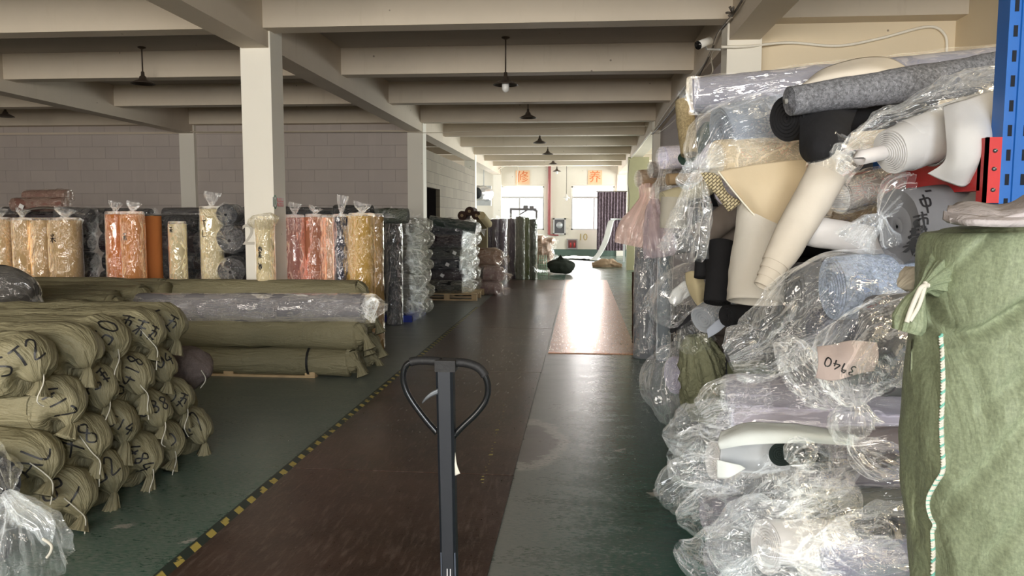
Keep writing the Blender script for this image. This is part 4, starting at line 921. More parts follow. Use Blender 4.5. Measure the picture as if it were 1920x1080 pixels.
# pale grey roll with spiral end, film bag over it
t, c = rr('spiral_roll', 'pale grey roll with tight spiral end and a white tube', (1668, 284, 2.75), (1880, 215, 2.95), 39, PGR, 18, tele=.03, rp2=54, layers=10, hole=.16)
a = P(1612, 296, 2.66); b = P(1668, 283, 2.78); vs, fs = sweep([a, a, b], [.018, .024, .026], 16); MB().add(vs, fs).build('tube', plain('white_paper_core', (.66, .63, .62), .7), t, True)
for k, (x, y, r) in enumerate(((1700, 276, 44), (1738, 264, 48), (1765, 253, 51))):     # loose outer turns
    p = P(x, y, 2.78 + .04 * k); q = P(x + 50, y - 18, 2.81 + .04 * k); R_ = rp(r, 2.8)
    roll('outer_turn', p, q, R_, PGR, t, 30 + k, .003, 36, 5, 0, 2, .93)
patch('loose_end', [[P(1768, 200, 2.72), P(1800, 190, 2.70), P(1840, 176, 2.72), P(1874, 168, 2.76)], [P(1775, 250, 2.64), P(1800, 250, 2.60), P(1840, 240, 2.60), P(1872, 225, 2.66)], [P(1775, 300, 2.64), P(1795, 310, 2.60), P(1835, 300, 2.58), P(1868, 270, 2.64)], [P(1742, 324, 2.70), P(1775, 340, 2.66), P(1812, 350, 2.64), P(1845, 315, 2.68)]], PGR, t, .005, 30, 26, .012, cell=5)
fb(t, 'film_bag', [((1880, 215, 2.9), 62, .02, .01), ((1840, 200, 2.85), 58, .05, .016), ((1760, 205, 2.86), 36, .15, .02), ((1690, 225, 2.88), 26, .25, .02), ((1640, 245, 2.88), 22, .3, .018), ((1600, 268, 2.86), 12, .3, .008), ((1582, 284, 2.84), 7, .2, .004)], FILM, 19, 80, 80, 9, 11)
fb(t, 'film_knot', [((1590, 276, 2.82), 8, .2, .006), ((1578, 286, 2.82), 16, .2, .012), ((1566, 296, 2.82), 12, .3, .01)], FILMM, 20, 40, 20, 6, 18)
fb(t, 'film_tail', [((1578, 290, 2.8), 8, .2, .005), ((1588, 302, 2.78), 22, .25, .014), ((1600, 312, 2.78), 20, .3, .014)], FILM, 21, 48, 24, 7, 14)
# film-wrapped bundle right under
t, c = rr('bagged_roll', 'grey-brown roll in a film bag beneath the pale spiral roll', (1575, 368, 3.1), (1760, 320, 3.3), 30, cloth('grey_brown_cloth', (.30, .27, .24)), 22, rp2=30, film=FILM)
t, c = rr('bagged_roll', 'brown and ochre roll bagged in film behind the slanting ivory roll', (1545, 385, 3.25), (1760, 380, 3.4), 34, cloth('ochre_brown_cloth', (.26, .18, .10)), 23, film=FILM)
t, c = rr('white_roll', 'white roll lying flat, right of the slanting ivory roll', (1518, 432, 3.05), (1760, 474, 3.0), 26, WHI, 24, layers=4)
t, c = rr('written_roll', 'large dark grey roll with black characters written across it', (1682, 425, 2.8), (1935, 400, 2.9), 66, cloth('written_grey_cloth', (.17, .17, .178)), 25, rp2=64, layers=2, hole=.1)
bv = world_bvh(c)
for s_, x, y, sz in (('-', 1745, 362, .045), ('中', 1738, 386, .055), ('市', 1732, 418, .05), ('带', 1728, 446, .055), ('禾', 1716, 468, .045)):
    h = aim(bv, x, y)
    if h: write(bv, h - V(sz * .3, 0, sz * .4), (.95, 0, .12), (-.15, 0, 1), (-.1, -1, .1), s_, sz, .0065, t, seed=ord(s_) % 50, reach=.7)
t = thing('film_bow', 'knotted film bundle with a fanned tail hanging over the white roll', 'plastic film', P(1655, 405, 2.85))
fb(t, 'film_fan', [((1652, 405, 2.84), 6, .2, .003), ((1632, 420, 2.82), 17, .35, .008), ((1612, 440, 2.8), 26, .3, .012), ((1600, 456, 2.8), 32, .3, .012)], FILMM, 26, 60, 36, 9, 14)
fb(t, 'film_neck', [((1652, 406, 2.84), 7, .2, .004), ((1662, 392, 2.83), 18, .25, .012), ((1682, 372, 2.83), 34, .2, .02), ((1700, 372, 2.83), 40, .2, .02)], FILM, 27, 70, 40, 9, 12)
fb(t, 'film_strand', [((1655, 408, 2.82), 5, .3, .004), ((1664, 430, 2.8), 8, .4, .01), ((1676, 458, 2.8), 12, .4, .012)], FILMM, 28, 30, 24, 6, 14)
# ---- dark and taupe rolls behind, on the left
t, c = rr('taupe_roll', 'taupe roll slanting down left behind the basket-weave cloth', (1316, 442, 4.0), (1410, 372, 4.2), 24, TAU, 30, layers=3, hole=.5)
t, c = rr('taupe_roll', 'second dim taupe roll slanting just beneath the first taupe one', (1330, 462, 4.15), (1430, 410, 4.3), 16, TAU, 31)
t = thing('basket_weave_cloth', 'straw yellow basket-weave cloth piece hanging at the big film knot', 'cloth', P(1350, 355, 3.3))
def weave_mat():
    m, nt, out = newmat('basket_weave'); v = coords(nt, (1, 1, 1)); mp = [n for n in nt.nodes if n.type == 'MAPPING'][0]; mp.inputs['Rotation'].default_value = (0, .75, 0)
    br = N_(nt, 'ShaderNodeTexBrick'); sx = N_(nt, 'ShaderNodeSeparateXYZ'); nt.links.new(v, sx.inputs[0]); cb = N_(nt, 'ShaderNodeCombineXYZ'); nt.links.new(sx.outputs[0], cb.inputs[0]); nt.links.new(sx.outputs[2], cb.inputs[1]); nt.links.new(cb.outputs[0], br.inputs[0])
    br.inputs['Scale'].default_value = 1; br.inputs['Brick Width'].default_value = .022; br.inputs['Row Height'].default_value = .011; br.inputs['Mortar Size'].default_value = .0022
    br.inputs['Color1'].default_value = (.58, .50, .30, 1); br.inputs['Color2'].default_value = (.50, .43, .26, 1); br.inputs['Mortar'].default_value = (.12, .09, .05, 1)
    principled(nt, out, br.outputs[0], .7, 0, bump(nt, math_(nt, 'SUBTRACT', 1, br.outputs[1]), .6, .003)); return m
patch('cloth', [[P(1314, 324, 3.32), P(1335, 324, 3.30), P(1350, 332, 3.30)], [P(1325, 345, 3.3), P(1345, 350, 3.28), P(1364, 362, 3.3)], [P(1345, 368, 3.3), P(1362, 376, 3.28), P(1386, 378, 3.3)], [P(1366, 397, 3.3), P(1372, 394, 3.29), P(1382, 384, 3.3)]], weave_mat(), t, .004, 20, 20, .004)
t, c = rr('lilac_roll', 'lilac sheen roll corner showing beside the basket-weave cloth', (1352, 360, 3.6), (1450, 345, 3.7), 22, LVD, 32, film=FILM)
t, c = rr('black_roll', 'tall black roll leaning between the beige slip and the ivory grey roll', (1345, 568, 3.7), (1352, 455, 3.8), 24, cloth('black_cloth', (.014, .014, .016)), 33, layers=4, rp2=24)
t, c = rr('black_roll', 'slim black roll just left of the tall black roll', (1316, 520, 3.9), (1318, 462, 3.95), 14, cloth('black_cloth', (.014, .014, .016)), 34)
t, c = rr('black_roll', 'flat black roll lying under the ivory grey roll', (1362, 592, 3.6), (1520, 570, 3.9), 20, cloth('black_cloth', (.014, .014, .016)), 35)
t, c = rr('black_roll', 'dark olive roll lying under the crinkled film, right of the olive bag', (1365, 700, 3.9), (1560, 690, 3.8), 20, cloth('dark_olive_green', (.09, .10, .06)), 36)
# ---- pale blue speckled roll in a wide bag
t, c = rr('speckled_roll', 'pale blue speckled roll in a wide clear bag, middle of the heap', (1560, 540, 2.85), (1790, 525, 2.9), 58, BLS, 40, rp2=52, layers=7, tele=.02)
fb(t, 'film_bag', [((1790, 525, 2.9), 55, 0, .006), ((1640, 532, 2.86), 62, 0, .012), ((1562, 545, 2.82), 66, .03, .02), ((1520, 572, 2.78), 66, .08, .022), ((1475, 612, 2.76), 58, .10, .026), ((1430, 650, 2.75), 52, .12, .028), ((1392, 668, 2.74), 44, .18, .03), ((1368, 678, 2.74), 26, .25, .03)], FILM, 41, 110, 90, 8, 8)
t, c = rr('felt_roll', 'dark blue-grey felt roll end below the pale blue speckled roll', (1528, 622, 2.95), (1740, 600, 3.0), 42, NVF, 42, layers=6)
t, c = rr('bagged_roll', 'grey roll in a long drooping film bag ending in a white knot ball', (1640, 610, 2.62), (1850, 590, 2.7), 52, GRY, 43, rp2=52, layers=5)
fb(t, 'film_bag', [((1800, 600, 2.65), 58, 0, .008), ((1700, 612, 2.6), 64, .03, .018), ((1635, 650, 2.56), 72, .06, .026), ((1605, 700, 2.54), 66, .10, .028), ((1602, 740, 2.53), 34, .2, .02), ((1606, 762, 2.52), 10, .25, .006)], FILM, 44, 110, 80, 10, 8)
fb(t, 'film_knot', [((1606, 756, 2.52), 8, .2, .004), ((1604, 775, 2.5), 26, .2, .02), ((1606, 800, 2.5), 32, .2, .022), ((1618, 815, 2.5), 14, .3, .012)], FILMM, 45, 60, 34, 8, 15)
fb(t, 'film_side_fold', [((1470, 640, 2.7), 14, .2, .01), ((1500, 690, 2.62), 34, .2, .02), ((1540, 735, 2.6), 28, .25, .02), ((1560, 760, 2.6), 8, .3, .01)], FILM, 46, 72, 44, 8, 11)
t = thing('paper_packet', 'pinkish folded packet with pen writing, inside the drooping film bag', 'packet', P(1585, 680, 2.5))
c = patch('packet', [[P(1533, 655, 2.52), P(1565, 650, 2.50), P(1600, 645, 2.48), P(1638, 648, 2.50)], [P(1536, 680, 2.48), P(1565, 680, 2.46), P(1600, 672, 2.44), P(1640, 668, 2.47)], [P(1534, 705, 2.49), P(1560, 712, 2.46), P(1600, 700, 2.45), P(1632, 692, 2.48)]], PKP, t, .03, 26, 18, .008)
write(world_bvh(c), P(1612, 690, 2.4), (-.9, 0, .3), (.1, 0, -.9), (0, -1, .1), '3940', .028, .004, t, reach=.5)
t = thing('pale_roll', 'grey rounded roll face beside the packet, under the green sack neck', 'fabric roll', P(1690, 680, 2.6)); roll('cloth', P(1655, 690, 2.62), P(1860, 690, 2.7), rp(52, 2.62), cloth('cool_grey_cloth', (.22, .23, .25)), t, 6, .004, 36, 20)
# ---- left middle: small bags
t = thing('plastic_bag', 'clear bag with white cloth scrap sticking out beside the standing grey rolls', 'bag', P(1262, 560, 5.0))
fb(t, 'film_bag', [((1310, 505, 4.9), 14, .2, .01), ((1290, 525, 4.85), 34, .08, .02), ((1262, 560, 4.8), 44, .05, .026), ((1248, 590, 4.8), 34, .12, .024), ((1240, 608, 4.8), 14, .25, .014)], FILM, 50, 80, 50, 7, 8)
patch('white_cloth', [[P(1252, 562, 4.72), P(1262, 545, 4.70), P(1280, 528, 4.70), P(1290, 526, 4.72)], [P(1258, 570, 4.71), P(1270, 560, 4.67), P(1284, 548, 4.68), P(1295, 540, 4.70)], [P(1266, 576, 4.72), P(1276, 568, 4.69), P(1286, 560, 4.70), P(1296, 552, 4.72)]], cloth('white_cloth', (.80, .82, .82)), t, .004, 16, 10, .012, cell=14)
t = thing('straw_slip', 'folded straw yellow cloth slip left of the tall black roll', 'cloth', P(1303, 540, 4.3))
patch('cloth', [[P(1285, 512, 4.35), P(1298, 508, 4.3), P(1316, 514, 4.32)], [P(1286, 530, 4.33), P(1304, 532, 4.26), P(1322, 533, 4.3)], [P(1296, 552, 4.34), P(1308, 556, 4.30), P(1320, 550, 4.32)], [P(1308, 572, 4.34), P(1312, 572, 4.33), P(1318, 564, 4.34)]], cloth('straw_cloth', (.60, .52, .33)), t, .005, 16, 20, .006)
t = tag(patch('paper_tag', [[P(1303, 494, 4.2), P(1312, 494, 4.2)], [P(1302, 506, 4.2), P(1312, 506, 4.2)]], TAGW, None, .002, 4, 4, 0), 'tiny white paper tag above the straw yellow slip', 'paper tag')
t, c = rr('bagged_roll', 'bluish roll in smooth film slanting below the straw yellow slip', (1318, 600, 4.1), (1375, 558, 4.3), 26, cloth('pale_steel_cloth', (.35, .38, .42)), 52, film=FILM, layers=4)
patch('blue_slip', [[P(1325, 618, 4.0), P(1345, 600, 4.0), P(1362, 590, 4.02)], [P(1328, 634, 4.0), P(1348, 622, 3.98), P(1366, 605, 4.0)]], cloth('pale_blue_slip', (.45, .50, .60)), t, .004, 14, 8, .006)
t = thing('olive_bag', 'olive green crinkled bag with gathered top, left middle of the heap', 'bag', P(1315, 700, 4.5))
fb(t, 'crinkled_cloth', [((1305, 628, 4.35), 16, .3, .01), ((1308, 645, 4.35), 26, .2, .02), ((1318, 680, 4.35), 42, .1, .02), ((1325, 720, 4.4), 48, .05, .02), ((1328, 760, 4.5), 44, .05, .02)], OLV, 53, 80, 50, 12, 10)
fb(t, 'film_top', [((1290, 608, 4.3), 22, .25, .02), ((1300, 625, 4.3), 28, .2, .02), ((1306, 645, 4.32), 32, .15, .02)], FILM, 54, 60, 26, 8, 13)
t = thing('plastic_bag', 'crumpled clear bag with lilac glints left of the olive bag', 'bag', P(1255, 740, 4.9))
fb(t, 'film_bag', [((1282, 655, 4.9), 20, .2, .014), ((1268, 680, 4.85), 40, .1, .024), ((1255, 715, 4.8), 46, .08, .03), ((1262, 750, 4.8), 40, .1, .03), ((1272, 785, 4.85), 22, .2, .02)], FILMM, 55, 90, 60, 8, 8)
roll('pale_cloth', P(1262, 705, 4.95), P(1420, 690, 5.2), rp(34, 4.95), cloth('pale_lilac_dim', (.45, .43, .55)), t, 3)
# ---- far upper left of the heap
t, c = rr('lilac_roll', 'small lilac roll with white tied film, near the second right column', (1243, 296, 6.0), (1400, 290, 6.3), 20, cloth('bright_lilac', (.72, .69, .82)), 60, layers=3, film=FILM)
fb(t, 'film_knot', [((1250, 312, 5.95), 14, .2, .01), ((1243, 328, 5.9), 8, .2, .004), ((1243, 345, 5.9), 14, .35, .014), ((1240, 375, 5.9), 18, .3, .02)], FILM, 61, 50, 34, 7, 10)
t, c = rr('brown_roll', 'brown paper roll end in film at the far left of the heap', (1200, 336, 6.6), (1360, 326, 6.9), 16, cloth('brown_paper', (.36, .25, .16)), 62, film=FILM)
t, c = rr('brown_roll', 'small cardboard roll end just left of the big white film knot', (1252, 336, 5.6), (1400, 330, 5.8), 10, CARD, 63)
t, c = rr('taupe_roll', 'greyish mesh roll above the brown paper roll', (1222, 318, 6.2), (1360, 312, 6.4), 14, TAU, 64, film=FILM)
t, c = rr('cream_roll', 'cream roll slanting under the small cardboard roll end', (1243, 375, 5.6), (1330, 350, 5.7), 15, cloth('cream_green_cloth', (.58, .54, .38)), 65, layers=3)
t, c = rr('ivory_roll', 'off-white fabric piece standing below the cream slanting roll', (1262, 428, 5.5), (1265, 370, 5.5), 24, cloth('pale_stone_cloth', (.56, .54, .47)), 66, layers=3, hole=.8)
t = thing('pink_bag', 'pale pink pleated bag fanning out at the left tip of the heap', 'bag', P(1200, 430, 6.6))
fb(t, 'pink_film', [((1212, 352, 6.6), 14, .1, .01), ((1214, 372, 6.55), 12, .25, .006), ((1208, 400, 6.5), 22, .22, .012), ((1198, 435, 6.5), 34, .18, .016), ((1192, 462, 6.5), 36, .2, .02)], FILMP, 67, 90, 56, 12, 7)
t = thing('pink_bag', 'lilac pink crumpled bag right of the fanned pink bag', 'bag', P(1240, 450, 6.0))
fb(t, 'pink_film', [((1228, 378, 6.2), 10, .25, .006), ((1232, 410, 6.1), 20, .25, .014), ((1240, 445, 6.0), 32, .18, .02), ((1245, 478, 6.0), 30, .2, .024)], film_mat('lilac_film', tint=(.86, .74, .82), milk=.38, scale=15, crump=.9), 68, 80, 50, 10, 8)
t, c = rr('grey_roll', 'dim grey roll between the pink bags and the long film tail', (1262, 455, 5.9), (1400, 430, 6.1), 22, GRY, 69, film=FILM)
t, c = rr('straw_roll', 'straw net roll standing on edge at the top left of the heap', (1292, 290, 4.6), (1282, 190, 4.7), 16, cloth('straw_net', (.42, .34, .20), speck=.5), 70)
t, c = rr('green_roll', 'dark green roll sliver beside the straw net roll', (1284, 300, 4.8), (1330, 240, 5.0), 14, cloth('deep_green_cloth', (.05, .09, .07)), 71)
# standing film rolls by the column
for k, (x0_, x1_, yt, Y, lb, m_) in enumerate(((1191, 1234, 440, 8.7, 'front standing grey roll with glinting film, at the foot of the right wall', cloth('steel_grey_cloth', (.20, .215, .24))), (1234, 1262, 470, 8.55, 'second standing blue-grey roll, right of the glinting one', cloth('steel_blue_cloth', (.24, .28, .32))), (1258, 1280, 560, 8.3, 'short dark standing roll right of the standing blue-grey roll', cloth('charcoal_cloth', (.035, .036, .042))))):
    stand_roll(lb, x0_, x1_, yt, Y, m_, 500 + k, tuft=0, group='standing rolls beside the right wall')
t, c = rr('brown_cloth_roll', 'sliver of dark brown roll peeking out left of the standing grey roll', (1190, 643, 9.6), (1190, 510, 9.6), 5, cloth('dark_brown_cloth', (.055, .03, .022)), 72)
# ---- lower stack
FILMX2 = film_mat('lower_long_film', scale=15, milk=.04, tail=.10, crump=.8, streak=.14, rough=.08, gloss=1.6)
low = [('grey roll in film on top of the lower stack, below the wide clear bag', (1370, 738, 3.3), (1860, 748, 2.9), 34, cloth('mauve_grey_cloth', (.27, .26, .30)), FILMX2),
 ('pale lilac roll in film, second layer of the lower stack', (1380, 790, 3.2), (1860, 800, 2.9), 26, cloth('pale_lilac_cloth', (.52, .49, .58)), FILMX2),
 ('mauve brown roll showing right of the white folded cloth', (1500, 828, 3.0), (1860, 818, 2.8), 22, cloth('mauve_brown_cloth', (.24, .20, .20)), FILMX2),
 ('dark brown roll half hidden under the mauve brown roll', (1560, 864, 2.9), (1860, 862, 2.8), 20, cloth('dark_mauve_cloth', (.09, .07, .075)), FILMX2),
 ('dark grey green roll in film near the bottom of the heap', (1505, 948, 2.75), (1860, 945, 2.7), 32, cloth('grey_green_cloth', (.155, .16, .145)), FILMX2),
 ('dim purple grey roll above the dark grey green roll', (1500, 902, 2.85), (1860, 900, 2.8), 19, cloth('purple_grey_cloth', (.20, .19, .22)), FILMX2),
 ('navy roll in film at the lower right beside the green sack', (1590, 1005, 2.6), (1860, 1000, 2.6), 34, cloth('navy_black_cloth', (.022, .025, .035)), FILMX2),
 ('lilac blue roll end in film at the bottom edge of the photo', (1530, 1062, 2.5), (1860, 1050, 2.55), 46, cloth('lilac_blue_cloth', (.33, .34, .48)), FILMX2),
 ('grey roll lowest of all, under the lilac blue roll', (1420, 1150, 2.6), (1860, 1150, 2.6), 50, cloth('mid_grey_cloth', (.17, .17, .18)), FILMX2)]
for k, (lb, a, b, r, m_, f_) in enumerate(low):
    rr('wrapped_roll', lb, a, b, r, m_, 80 + k, film=f_, grp='rolls of the lower stack')
t = thing('white_cloth', 'greenish white cloth folded over itself like a sleeve, front of the lower stack', 'cloth', P(1440, 850, 2.8))
patch('upper_fold', [[P(1352, 812, 2.59), P(1395, 794, 2.63), P(1435, 792, 2.65), P(1520, 800, 2.67), P(1600, 818, 2.69)], [P(1347, 830, 2.53), P(1390, 815, 2.51), P(1440, 810, 2.51), P(1520, 815, 2.53), P(1600, 826, 2.59)], [P(1350, 842, 2.53), P(1395, 835, 2.49), P(1450, 832, 2.49), P(1520, 830, 2.53), P(1600, 834, 2.61)]], LGW, t, .005, 40, 16, .006)
patch('lower_fold', [[P(1352, 836, 2.57), P(1395, 834, 2.59), P(1450, 832, 2.61), P(1520, 830, 2.63)], [P(1350, 860, 2.59), P(1395, 862, 2.63), P(1450, 860, 2.65), P(1500, 850, 2.65)], [P(1352, 872, 2.55), P(1395, 885, 2.57), P(1440, 888, 2.61), P(1480, 880, 2.63)]], cloth('grey_white_cloth', (.52, .54, .56)), t, .005, 30, 14, .006)
patch('corner_flap', [[P(1344, 862, 2.49), P(1365, 867, 2.48), P(1388, 872, 2.49)], [P(1344, 896, 2.49), P(1368, 895, 2.47), P(1398, 878, 2.49)]], LGW, t, .004, 14, 10, .004)
t, c = rr('black_roll', 'near-black roll end inside the folded white cloth', (1462, 852, 2.50), (1540, 850, 2.95), 20, cloth('black_green_cloth', (.012, .02, .018)), 90, layers=4)
# crumpled film ends of the lower stack
heap = [('bag with smooth pinkish film left of the white cloth', [((1420, 790, 3.3), 26, .05, .02), ((1360, 800, 3.3), 40, .06, .03), ((1300, 812, 3.3), 44, .10, .034), ((1262, 815, 3.3), 26, .2, .03), ((1242, 812, 3.3), 5, .3, .006)]),
 ('film bag directly below the pinkish one', [((1400, 870, 3.2), 40, .05, .02), ((1340, 862, 3.2), 46, .08, .03), ((1290, 850, 3.2), 44, .1, .034), ((1262, 838, 3.2), 20, .2, .02)]),
 ('leftmost bulging film bag over the green floor', [((1380, 900, 3.3), 40, .06, .02), ((1320, 908, 3.3), 54, .08, .036), ((1272, 922, 3.3), 50, .1, .04), ((1252, 945, 3.3), 30, .2, .03)]),
 ('film bag end with a knot low at the left of the heap', [((1390, 960, 3.1), 46, .08, .03), ((1330, 965, 3.1), 46, .1, .036), ((1290, 968, 3.1), 24, .2, .02), ((1268, 972, 3.1), 8, .3, .01)]),
 ('pleated film bag radiating in the middle of the lower heap', [((1520, 905, 2.7), 40, .05, .02), ((1450, 920, 2.65), 56, .14, .03), ((1395, 935, 2.6), 44, .22, .03), ((1380, 940, 2.58), 16, .3, .014)]),
 ('film bag with pink tinge over the dim purple roll', [((1600, 860, 2.75), 30, .05, .016), ((1545, 880, 2.7), 46, .08, .026), ((1490, 885, 2.66), 40, .14, .03), ((1460, 880, 2.64), 14, .3, .014)]),
 ('glinting film bag over the dark grey green roll', [((1590, 940, 2.66), 38, .04, .010), ((1540, 948, 2.6), 44, .06, .02), ((1495, 962, 2.56), 40, .14, .026), ((1455, 975, 2.52), 16, .3, .014)]),
 ('broad white film mass at the bottom, centre of the heap', [((1520, 1020, 2.5), 60, .06, .03), ((1440, 1025, 2.48), 70, .1, .036), ((1370, 1020, 2.48), 60, .16, .036), ((1330, 1015, 2.48), 24, .3, .02)]),
 ('film bag at the bottom edge, left end of the heap', [((1400, 1060, 2.75), 54, .08, .03), ((1340, 1050, 2.75), 50, .1, .036), ((1296, 1040, 2.75), 34, .2, .03), ((1272, 1020, 2.75), 10, .3, .012)]),
 ('film bag spread over the navy roll, lower right', [((1700, 1000, 2.45), 50, .04, .016), ((1630, 1010, 2.42), 48, .08, .026), ((1580, 1000, 2.40), 30, .2, .026), ((1560, 985, 2.4), 10, .3, .01)]),
 ('film bag spread over the lilac blue roll at the bottom edge', [((1680, 1080, 2.35), 60, .04, .02), ((1600, 1075, 2.34), 66, .08, .03), ((1530, 1070, 2.33), 58, .14, .03), ((1490, 1060, 2.33), 20, .3, .02)]),
 ('film bag hanging below the photo edge, centre bottom', [((1560, 1110, 2.4), 60, .06, .03), ((1470, 1110, 2.38), 66, .1, .036), ((1400, 1110, 2.38), 50, .16, .036), ((1350, 1100, 2.38), 20, .3, .02)]),
 ('thin film drape rising to a point right of the white cloth', [((1680, 868, 2.55), 26, .1, .010), ((1640, 860, 2.5), 32, .12, .014), ((1605, 836, 2.5), 18, .2, .012), ((1596, 815, 2.5), 5, .3, .005)]),
 ('film bag wrapped around the left end of the top lower roll', [((1440, 745, 3.2), 36, .03, .012), ((1385, 748, 3.2), 40, .05, .022), ((1345, 762, 3.2), 38, .12, .03), ((1315, 778, 3.2), 16, .3, .02)]),
 ('small knotted film puff over the near-black roll end', [((1520, 850, 2.42), 16, .2, .012), ((1498, 852, 2.40), 22, .2, .016), ((1478, 868, 2.4), 8, .3, .008)])]
for k, (lb, ct) in enumerate(heap):
    m0 = ct[1][0]; t = thing('plastic_bag', lb, 'plastic film', P(*m0), 'crumpled film ends of the lower stack')
    fb(t, 'film', ct, FILMM if k in (0, 2, 7) else FILM, 120 + k, 100, 60, 8, 9)
    a, b = ct[0][0], ct[1][0]
    # the cloth roll inside the bag
    if k in (0, 1, 2, 3, 7, 8, 11):
        roll('cloth', P(b[0] - 4, b[1], b[2] + .02), P(b[0] + 330, b[1] + 2, b[2] + .25), rp(ct[1][1] * .72, b[2]), (cloth('mauve_grey_cloth', (.27, .26, .30)), WHI, cloth('cool_grey_cloth', (.22, .23, .25)))[k % 3], t, k)
for k, (x, y, r) in enumerate(((1272, 985, 10), (1290, 1030, 16), (1290, 938, 12))):
    pass
# rolls deep inside the heap
q = 0
for j, y in enumerate((3.25, 3.75, 4.3, 4.85, 5.4, 5.95, 6.5)):
    for i in range(7):
        z = .16 + .27 * i; x0_ = .80 + .05 * ((i * 3 + j) % 4) + (.08 if i > 3 else 0) + (.1 if i > 5 and y < 5 else 0)
        if (y < 3.5 and i > 4) or (y < 4 and i > 5): continue
        t = thing('inner_roll', 'dim roll deep inside the right heap, %s layer up, %s from the near side' % (ORD[i], ORD[j]), 'fabric roll', (1.6, y, z - .14), 'dim rolls deep inside the right heap')
        roll('cloth', V(x0_, y, z), V(2.5, y + .02, z), .135, (GRY, DK[1], cloth('dim_taupe', (.13, .11, .10)), DK[0])[(q * 3 + i) % 4], t, q, layers=3, n=6, seg=20); q += 1
# ---- the big green sack in the right foreground, pink cloth on its top
t = thing('green_sack', 'big green woven sack with stitched seam filling the right foreground', 'sack', P(1830, 1000, 1.75))
t.location.z = 0
Yg = 1.75
g = [(1885, 1500, 150, .01, .01), (1922, 1300, 190, .01, .012), (1924, 1080, 190, .015, .012), (1922, 900, 191, .02, .012), (1918, 760, 188, .02, .012), (1918, 640, 180, .03, .014), (1920, 560, 178, .03, .014), (1922, 490, 174, .03, .010), (1924, 455, 170, .03, .008), (1925, 432, 158, .03, .004), (1925, 422, 130, .03, .003), (1925, 419, 80, .03, .002)]
sk = bag('woven_sack', [(P(c[0], c[1], Yg) if c[1] != 1500 else V(P(1922, 1080, Yg).x, Yg, .0), rp(c[2], Yg), c[3], c[4]) for c in g], SACKG, t, 3, 150, 130, 5, 4.5)
def creases(o, lines, w, depth):
    off = o.location.copy(); p = o.parent
    while p: off += p.location; p = p.parent
    for v in o.data.vertices:
        q = v.co + off; d = q - EYE; k = M3.transposed() @ d; px = 960 - F * k.x / k.z; py = 540 + F * k.y / k.z
        if q.y > Yg: continue
        for ln, dp in lines:
            best = 1e9
            for a, b in zip(ln, ln[1:]):
                ax, ay = a; bx_, by = b; L2 = (bx_ - ax) ** 2 + (by - ay) ** 2; tt = max(0, min(1, ((px - ax) * (bx_ - ax) + (py - ay) * (by - ay)) / L2))
                best = min(best, math.hypot(px - ax - tt * (bx_ - ax), py - ay - tt * (by - ay)))
            v.co.y += depth * dp * math.exp(-(best / w) ** 2)
creases(sk, [([(1735, 545), (1760, 600), (1800, 632), (1850, 622), (1925, 575)], 1), ([(1735, 620), (1800, 668), (1830, 660)], .6), ([(1930, 790), (1850, 880), (1780, 950)], .5), ([(1930, 960), (1860, 1050)], .5),
    ([(1930, 700), (1840, 770)], .35), ([(1700, 920), (1735, 985)], .8), ([(1712, 640), (1716, 700)], .4), ([(1735, 540), (1800, 500), (1860, 440)], .4)], 11, .032)
bv = world_bvh(sk)
def on_sack(x, y, off=.002):
    d = ray(x, y); h = bv.ray_cast(EYE, d); return (h[0] - d * off) if h[0] else P(x, y, Yg - .2)
seam = [(1764, 628), (1767, 680), (1768, 730), (1765, 790), (1766, 830), (1768, 880), (1755, 905), (1742, 930), (1740, 950), (1745, 970), (1752, 985), (1748, 1000), (1750, 1040), (1748, 1100)]
sp_ = spline(seam, 130); mb = MB(); mg = MB()
for k in range(0, 129):
    a = on_sack(*sp_[k], .004); b = on_sack(*sp_[k + 1], .004); e = (b - a) * .35
    (mb if k % 4 else mg).tube([a - e + V(.0025, 0, 0), (a + b) / 2 - V(0, .003, 0), b + e - V(.0025, 0, 0)], .0032, 6)
mb.build('white_stitching', CORD, t, True); mg.build('green_stitching', plain('green_thread', (.15, .42, .33), .6), t, True)
# gathered neck at the left shoulder
bag('sack_neck', [(P(1800, 505, 1.78), rp(70, 1.7), .08, .006), (P(1762, 522, 1.70), rp(36, 1.7), .16, .006), (P(1732, 538, 1.63), rp(11, 1.62), .2, .003), (P(1716, 565, 1.61), rp(16, 1.61), .3, .006), (P(1705, 598, 1.61), rp(22, 1.61), .3, .008), (P(1697, 622, 1.61), rp(18, 1.61), .3, .008)], SACKG, t, 9, 60, 44, 9, 14)
cordline([P(1740, 535, 1.58), P(1728, 538, 1.57), P(1720, 552, 1.57), P(1708, 580, 1.57), P(1700, 604, 1.57)], .0052, t, 'neck_cord', CORD)
cordline([P(1735, 530, 1.58), P(1732, 545, 1.57), P(1722, 575, 1.57), P(1706, 602, 1.57)], .0045, t, 'neck_cord', CORD)
t = thing('pink_grey_cloth', 'pinkish grey folded cloth lying on top of the green sack', 'cloth', P(1850, 405, 1.7))
GC = cloth('pink_grey_cloth_m', (.43, .39, .39), wrinkle=.35, wscale=20)
patch('lower_fold', [[P(1774, 400, 1.62), P(1810, 406, 1.56), P(1870, 412, 1.54), P(1950, 410, 1.56)], [P(1772, 415, 1.60), P(1812, 419, 1.52), P(1870, 420, 1.50), P(1950, 418, 1.52)]], GC, t, .012, 30, 8, .004, cell=14)
patch('upper_fold', [[P(1782, 388, 1.82), P(1830, 382, 1.85), P(1880, 388, 1.85), P(1925, 370, 1.85)], [P(1776, 396, 1.66), P(1830, 392, 1.62), P(1880, 398, 1.62), P(1935, 380, 1.62)], [P(1780, 413, 1.57), P(1830, 410, 1.54), P(1880, 414, 1.53), P(1940, 405, 1.53)]], GC, t, .01, 34, 14, .008, cell=14)
